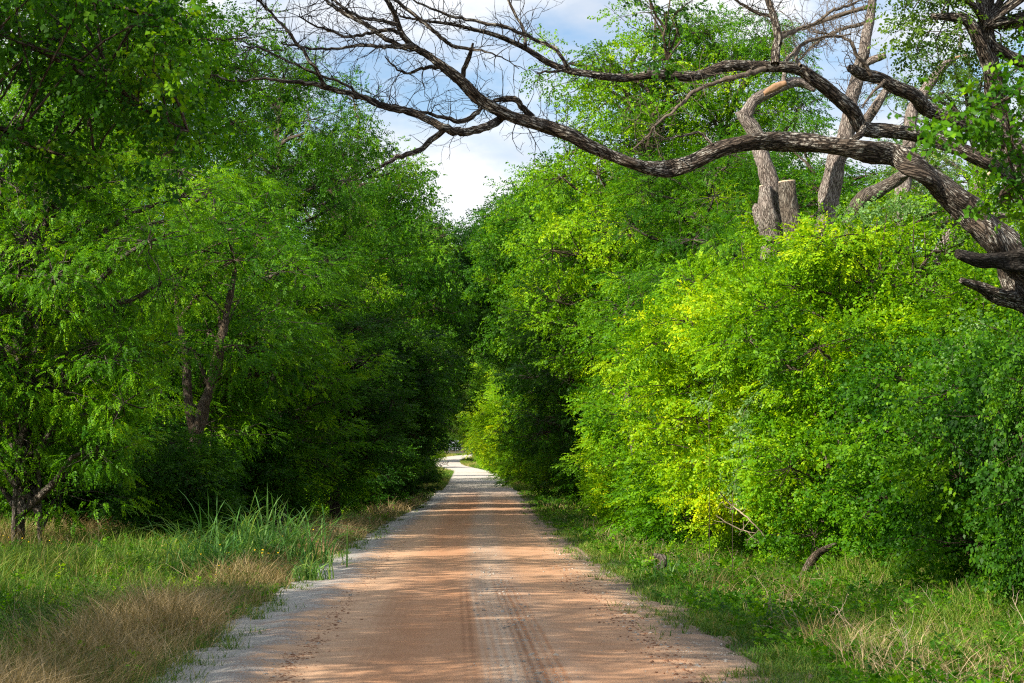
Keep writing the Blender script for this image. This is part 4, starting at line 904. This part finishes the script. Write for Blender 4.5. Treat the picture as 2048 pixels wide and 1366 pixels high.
u = np.where(side < .5, np.abs(g.normal(.085, .05, n)), np.where(side < .85, 1 - np.abs(g.normal(.07, .06, n)), g.normal(.59, .035, n)))
x = edge_l(y) + u * (edge_r(y) - edge_l(y))
k = g.rand(n) < .35 + .8 * patch(x, y, 3); x, y = x[k], y[k]
pebbles('gravel', x, y, g.uniform(.003, .009, len(x)) * (1 + (g.rand(len(x)) < .05) * 2.2), M['stone'], g)
n = 2600; y = 1 / (1 / 50 + (1 / 14 - 1 / 50) * g.rand(n)); u = np.where(g.rand(n) < .7, g.normal(.17, .02, n), g.normal(.87, .03, n)); x = edge_l(y) + u * (edge_r(y) - edge_l(y))
pebbles('clay_clods', x, y, g.uniform(.006, .02, n), M['clod'], g)

# fallen wood on the right verge
def lying(name, label, pts, D0, D1, m, seed, **kw):
    root = empty(name, tuple(P(pts[0][0], pts[0][1], D0)), label, 'branch')
    fixp(limb('wood', root, pts, D0, D1, m, seed, **kw)[0], root)
lying('fallen_branch', 'curved brown broken branch propped in the grass below the sunlit thicket', [(1603, 1163, 7), (1613, 1140, 8.5), (1630, 1113, 8.5), (1652, 1097, 6), (1672, 1088, 3)], 31, 32, M['bark_brown'], 5, twigs=3, tl=(.1, .3))
lying('fallen_branch', 'dark weathered chunk of wood beside the tuft of grass on the right verge', [(1312, 1136, 4), (1326, 1126, 7), (1323, 1114, 6), (1308, 1110, 3)], 33, 33.2, M['bark_grey'], 6, rough=.5)
for k, (lab, pts) in enumerate([('longest dry white cane arching over the lower left of the thicket', [(1440, 985, 1.2), (1462, 1010, 1.4), (1500, 1040, 1.4), (1530, 1075, 1.0)]),
                                ('thin dry cane lying level at the foot of the sunlit thicket', [(1432, 1030, 1.), (1470, 1055, 1.2), (1510, 1066, 1.)]),
                                ('short pale dry cane crossing the green leaves beside the longest cane', [(1446, 1003, 1.), (1458, 1018, 1.2), (1470, 1016, .8)])]):
    lying('dry_cane', lab, pts, 31.8, 32.0, M['dry_twig'], 7 + k, twigs=4, tl=(.1, .3), tw_r=.004)

# litter of small twigs on the verges and a scatter of tiny yellow flowers
gt = np.random.RandomState(500); TB = Tubes()
for k in range(520):
    sd = 1 if gt.rand() < .75 else -1; yy = 1 / gt.uniform(1 / 60, 1 / 15); dd = gt.uniform(.8, 4.2)
    xx = float(edge_r(yy) + dd if sd > 0 else edge_l(yy) - dd * 1.5)
    twig(TB, np.array([xx, yy, float(G(xx, yy)) + gt.uniform(.03, .18)]), norm(np.array([gt.normal(), gt.normal(), gt.uniform(-.1, .7)])), gt.uniform(.12, .6), gt.uniform(.002, .006), 1, gt)
tag(TB.build('fallen_twigs', M['dry_twig']), kind='stuff')
M['petal'] = flat_mat('yellow_petals', (.7, .42, .01), (.85, .6, .02), 5)
n = 130; yy = gt.uniform(30, 52, n); xx = np.where(gt.rand(n) < .6, gt.uniform(-12.5, -8.5, n), edge_l(yy) - gt.uniform(.3, 2, n))
pebbles('yellow_flowers', xx, yy, gt.uniform(.010, .018, n), M['petal'], gt, gt.uniform(.25, .7, n))

# far fence beyond the bend
f = empty('farm_fence', (-7.6, 352, float(G(-7.6, 352))), 'small pale wire fence far beyond the bend, left of the pale green tree', 'fence')
fm = flat_mat('weathered_fence_wood', (.35, .33, .31), (.6, .58, .55), 8)
for k in range(12):
    TB = Tubes(); xx = -14 + k * 1.0; TB.add(np.array([[xx, 352, float(G(xx, 352)) - .1], [xx, 352, float(G(xx, 352)) + 1.4]]), [.06, .055], 8, cap=True); fixp(TB.build('post', fm, f), f)
for hz in (.35, .75, 1.15):
    TB = Tubes(); TB.add(np.array([[-14, 352, float(G(-14, 352)) + hz], [-8, 352, float(G(-8, 352)) + hz], [-3, 352, float(G(-3, 352)) + hz]]), [.03, .03, .03], 5); fixp(TB.build('rail', fm, f), f)
print('polys', sum(len(m.polygons) for m in bpy.data.meshes))
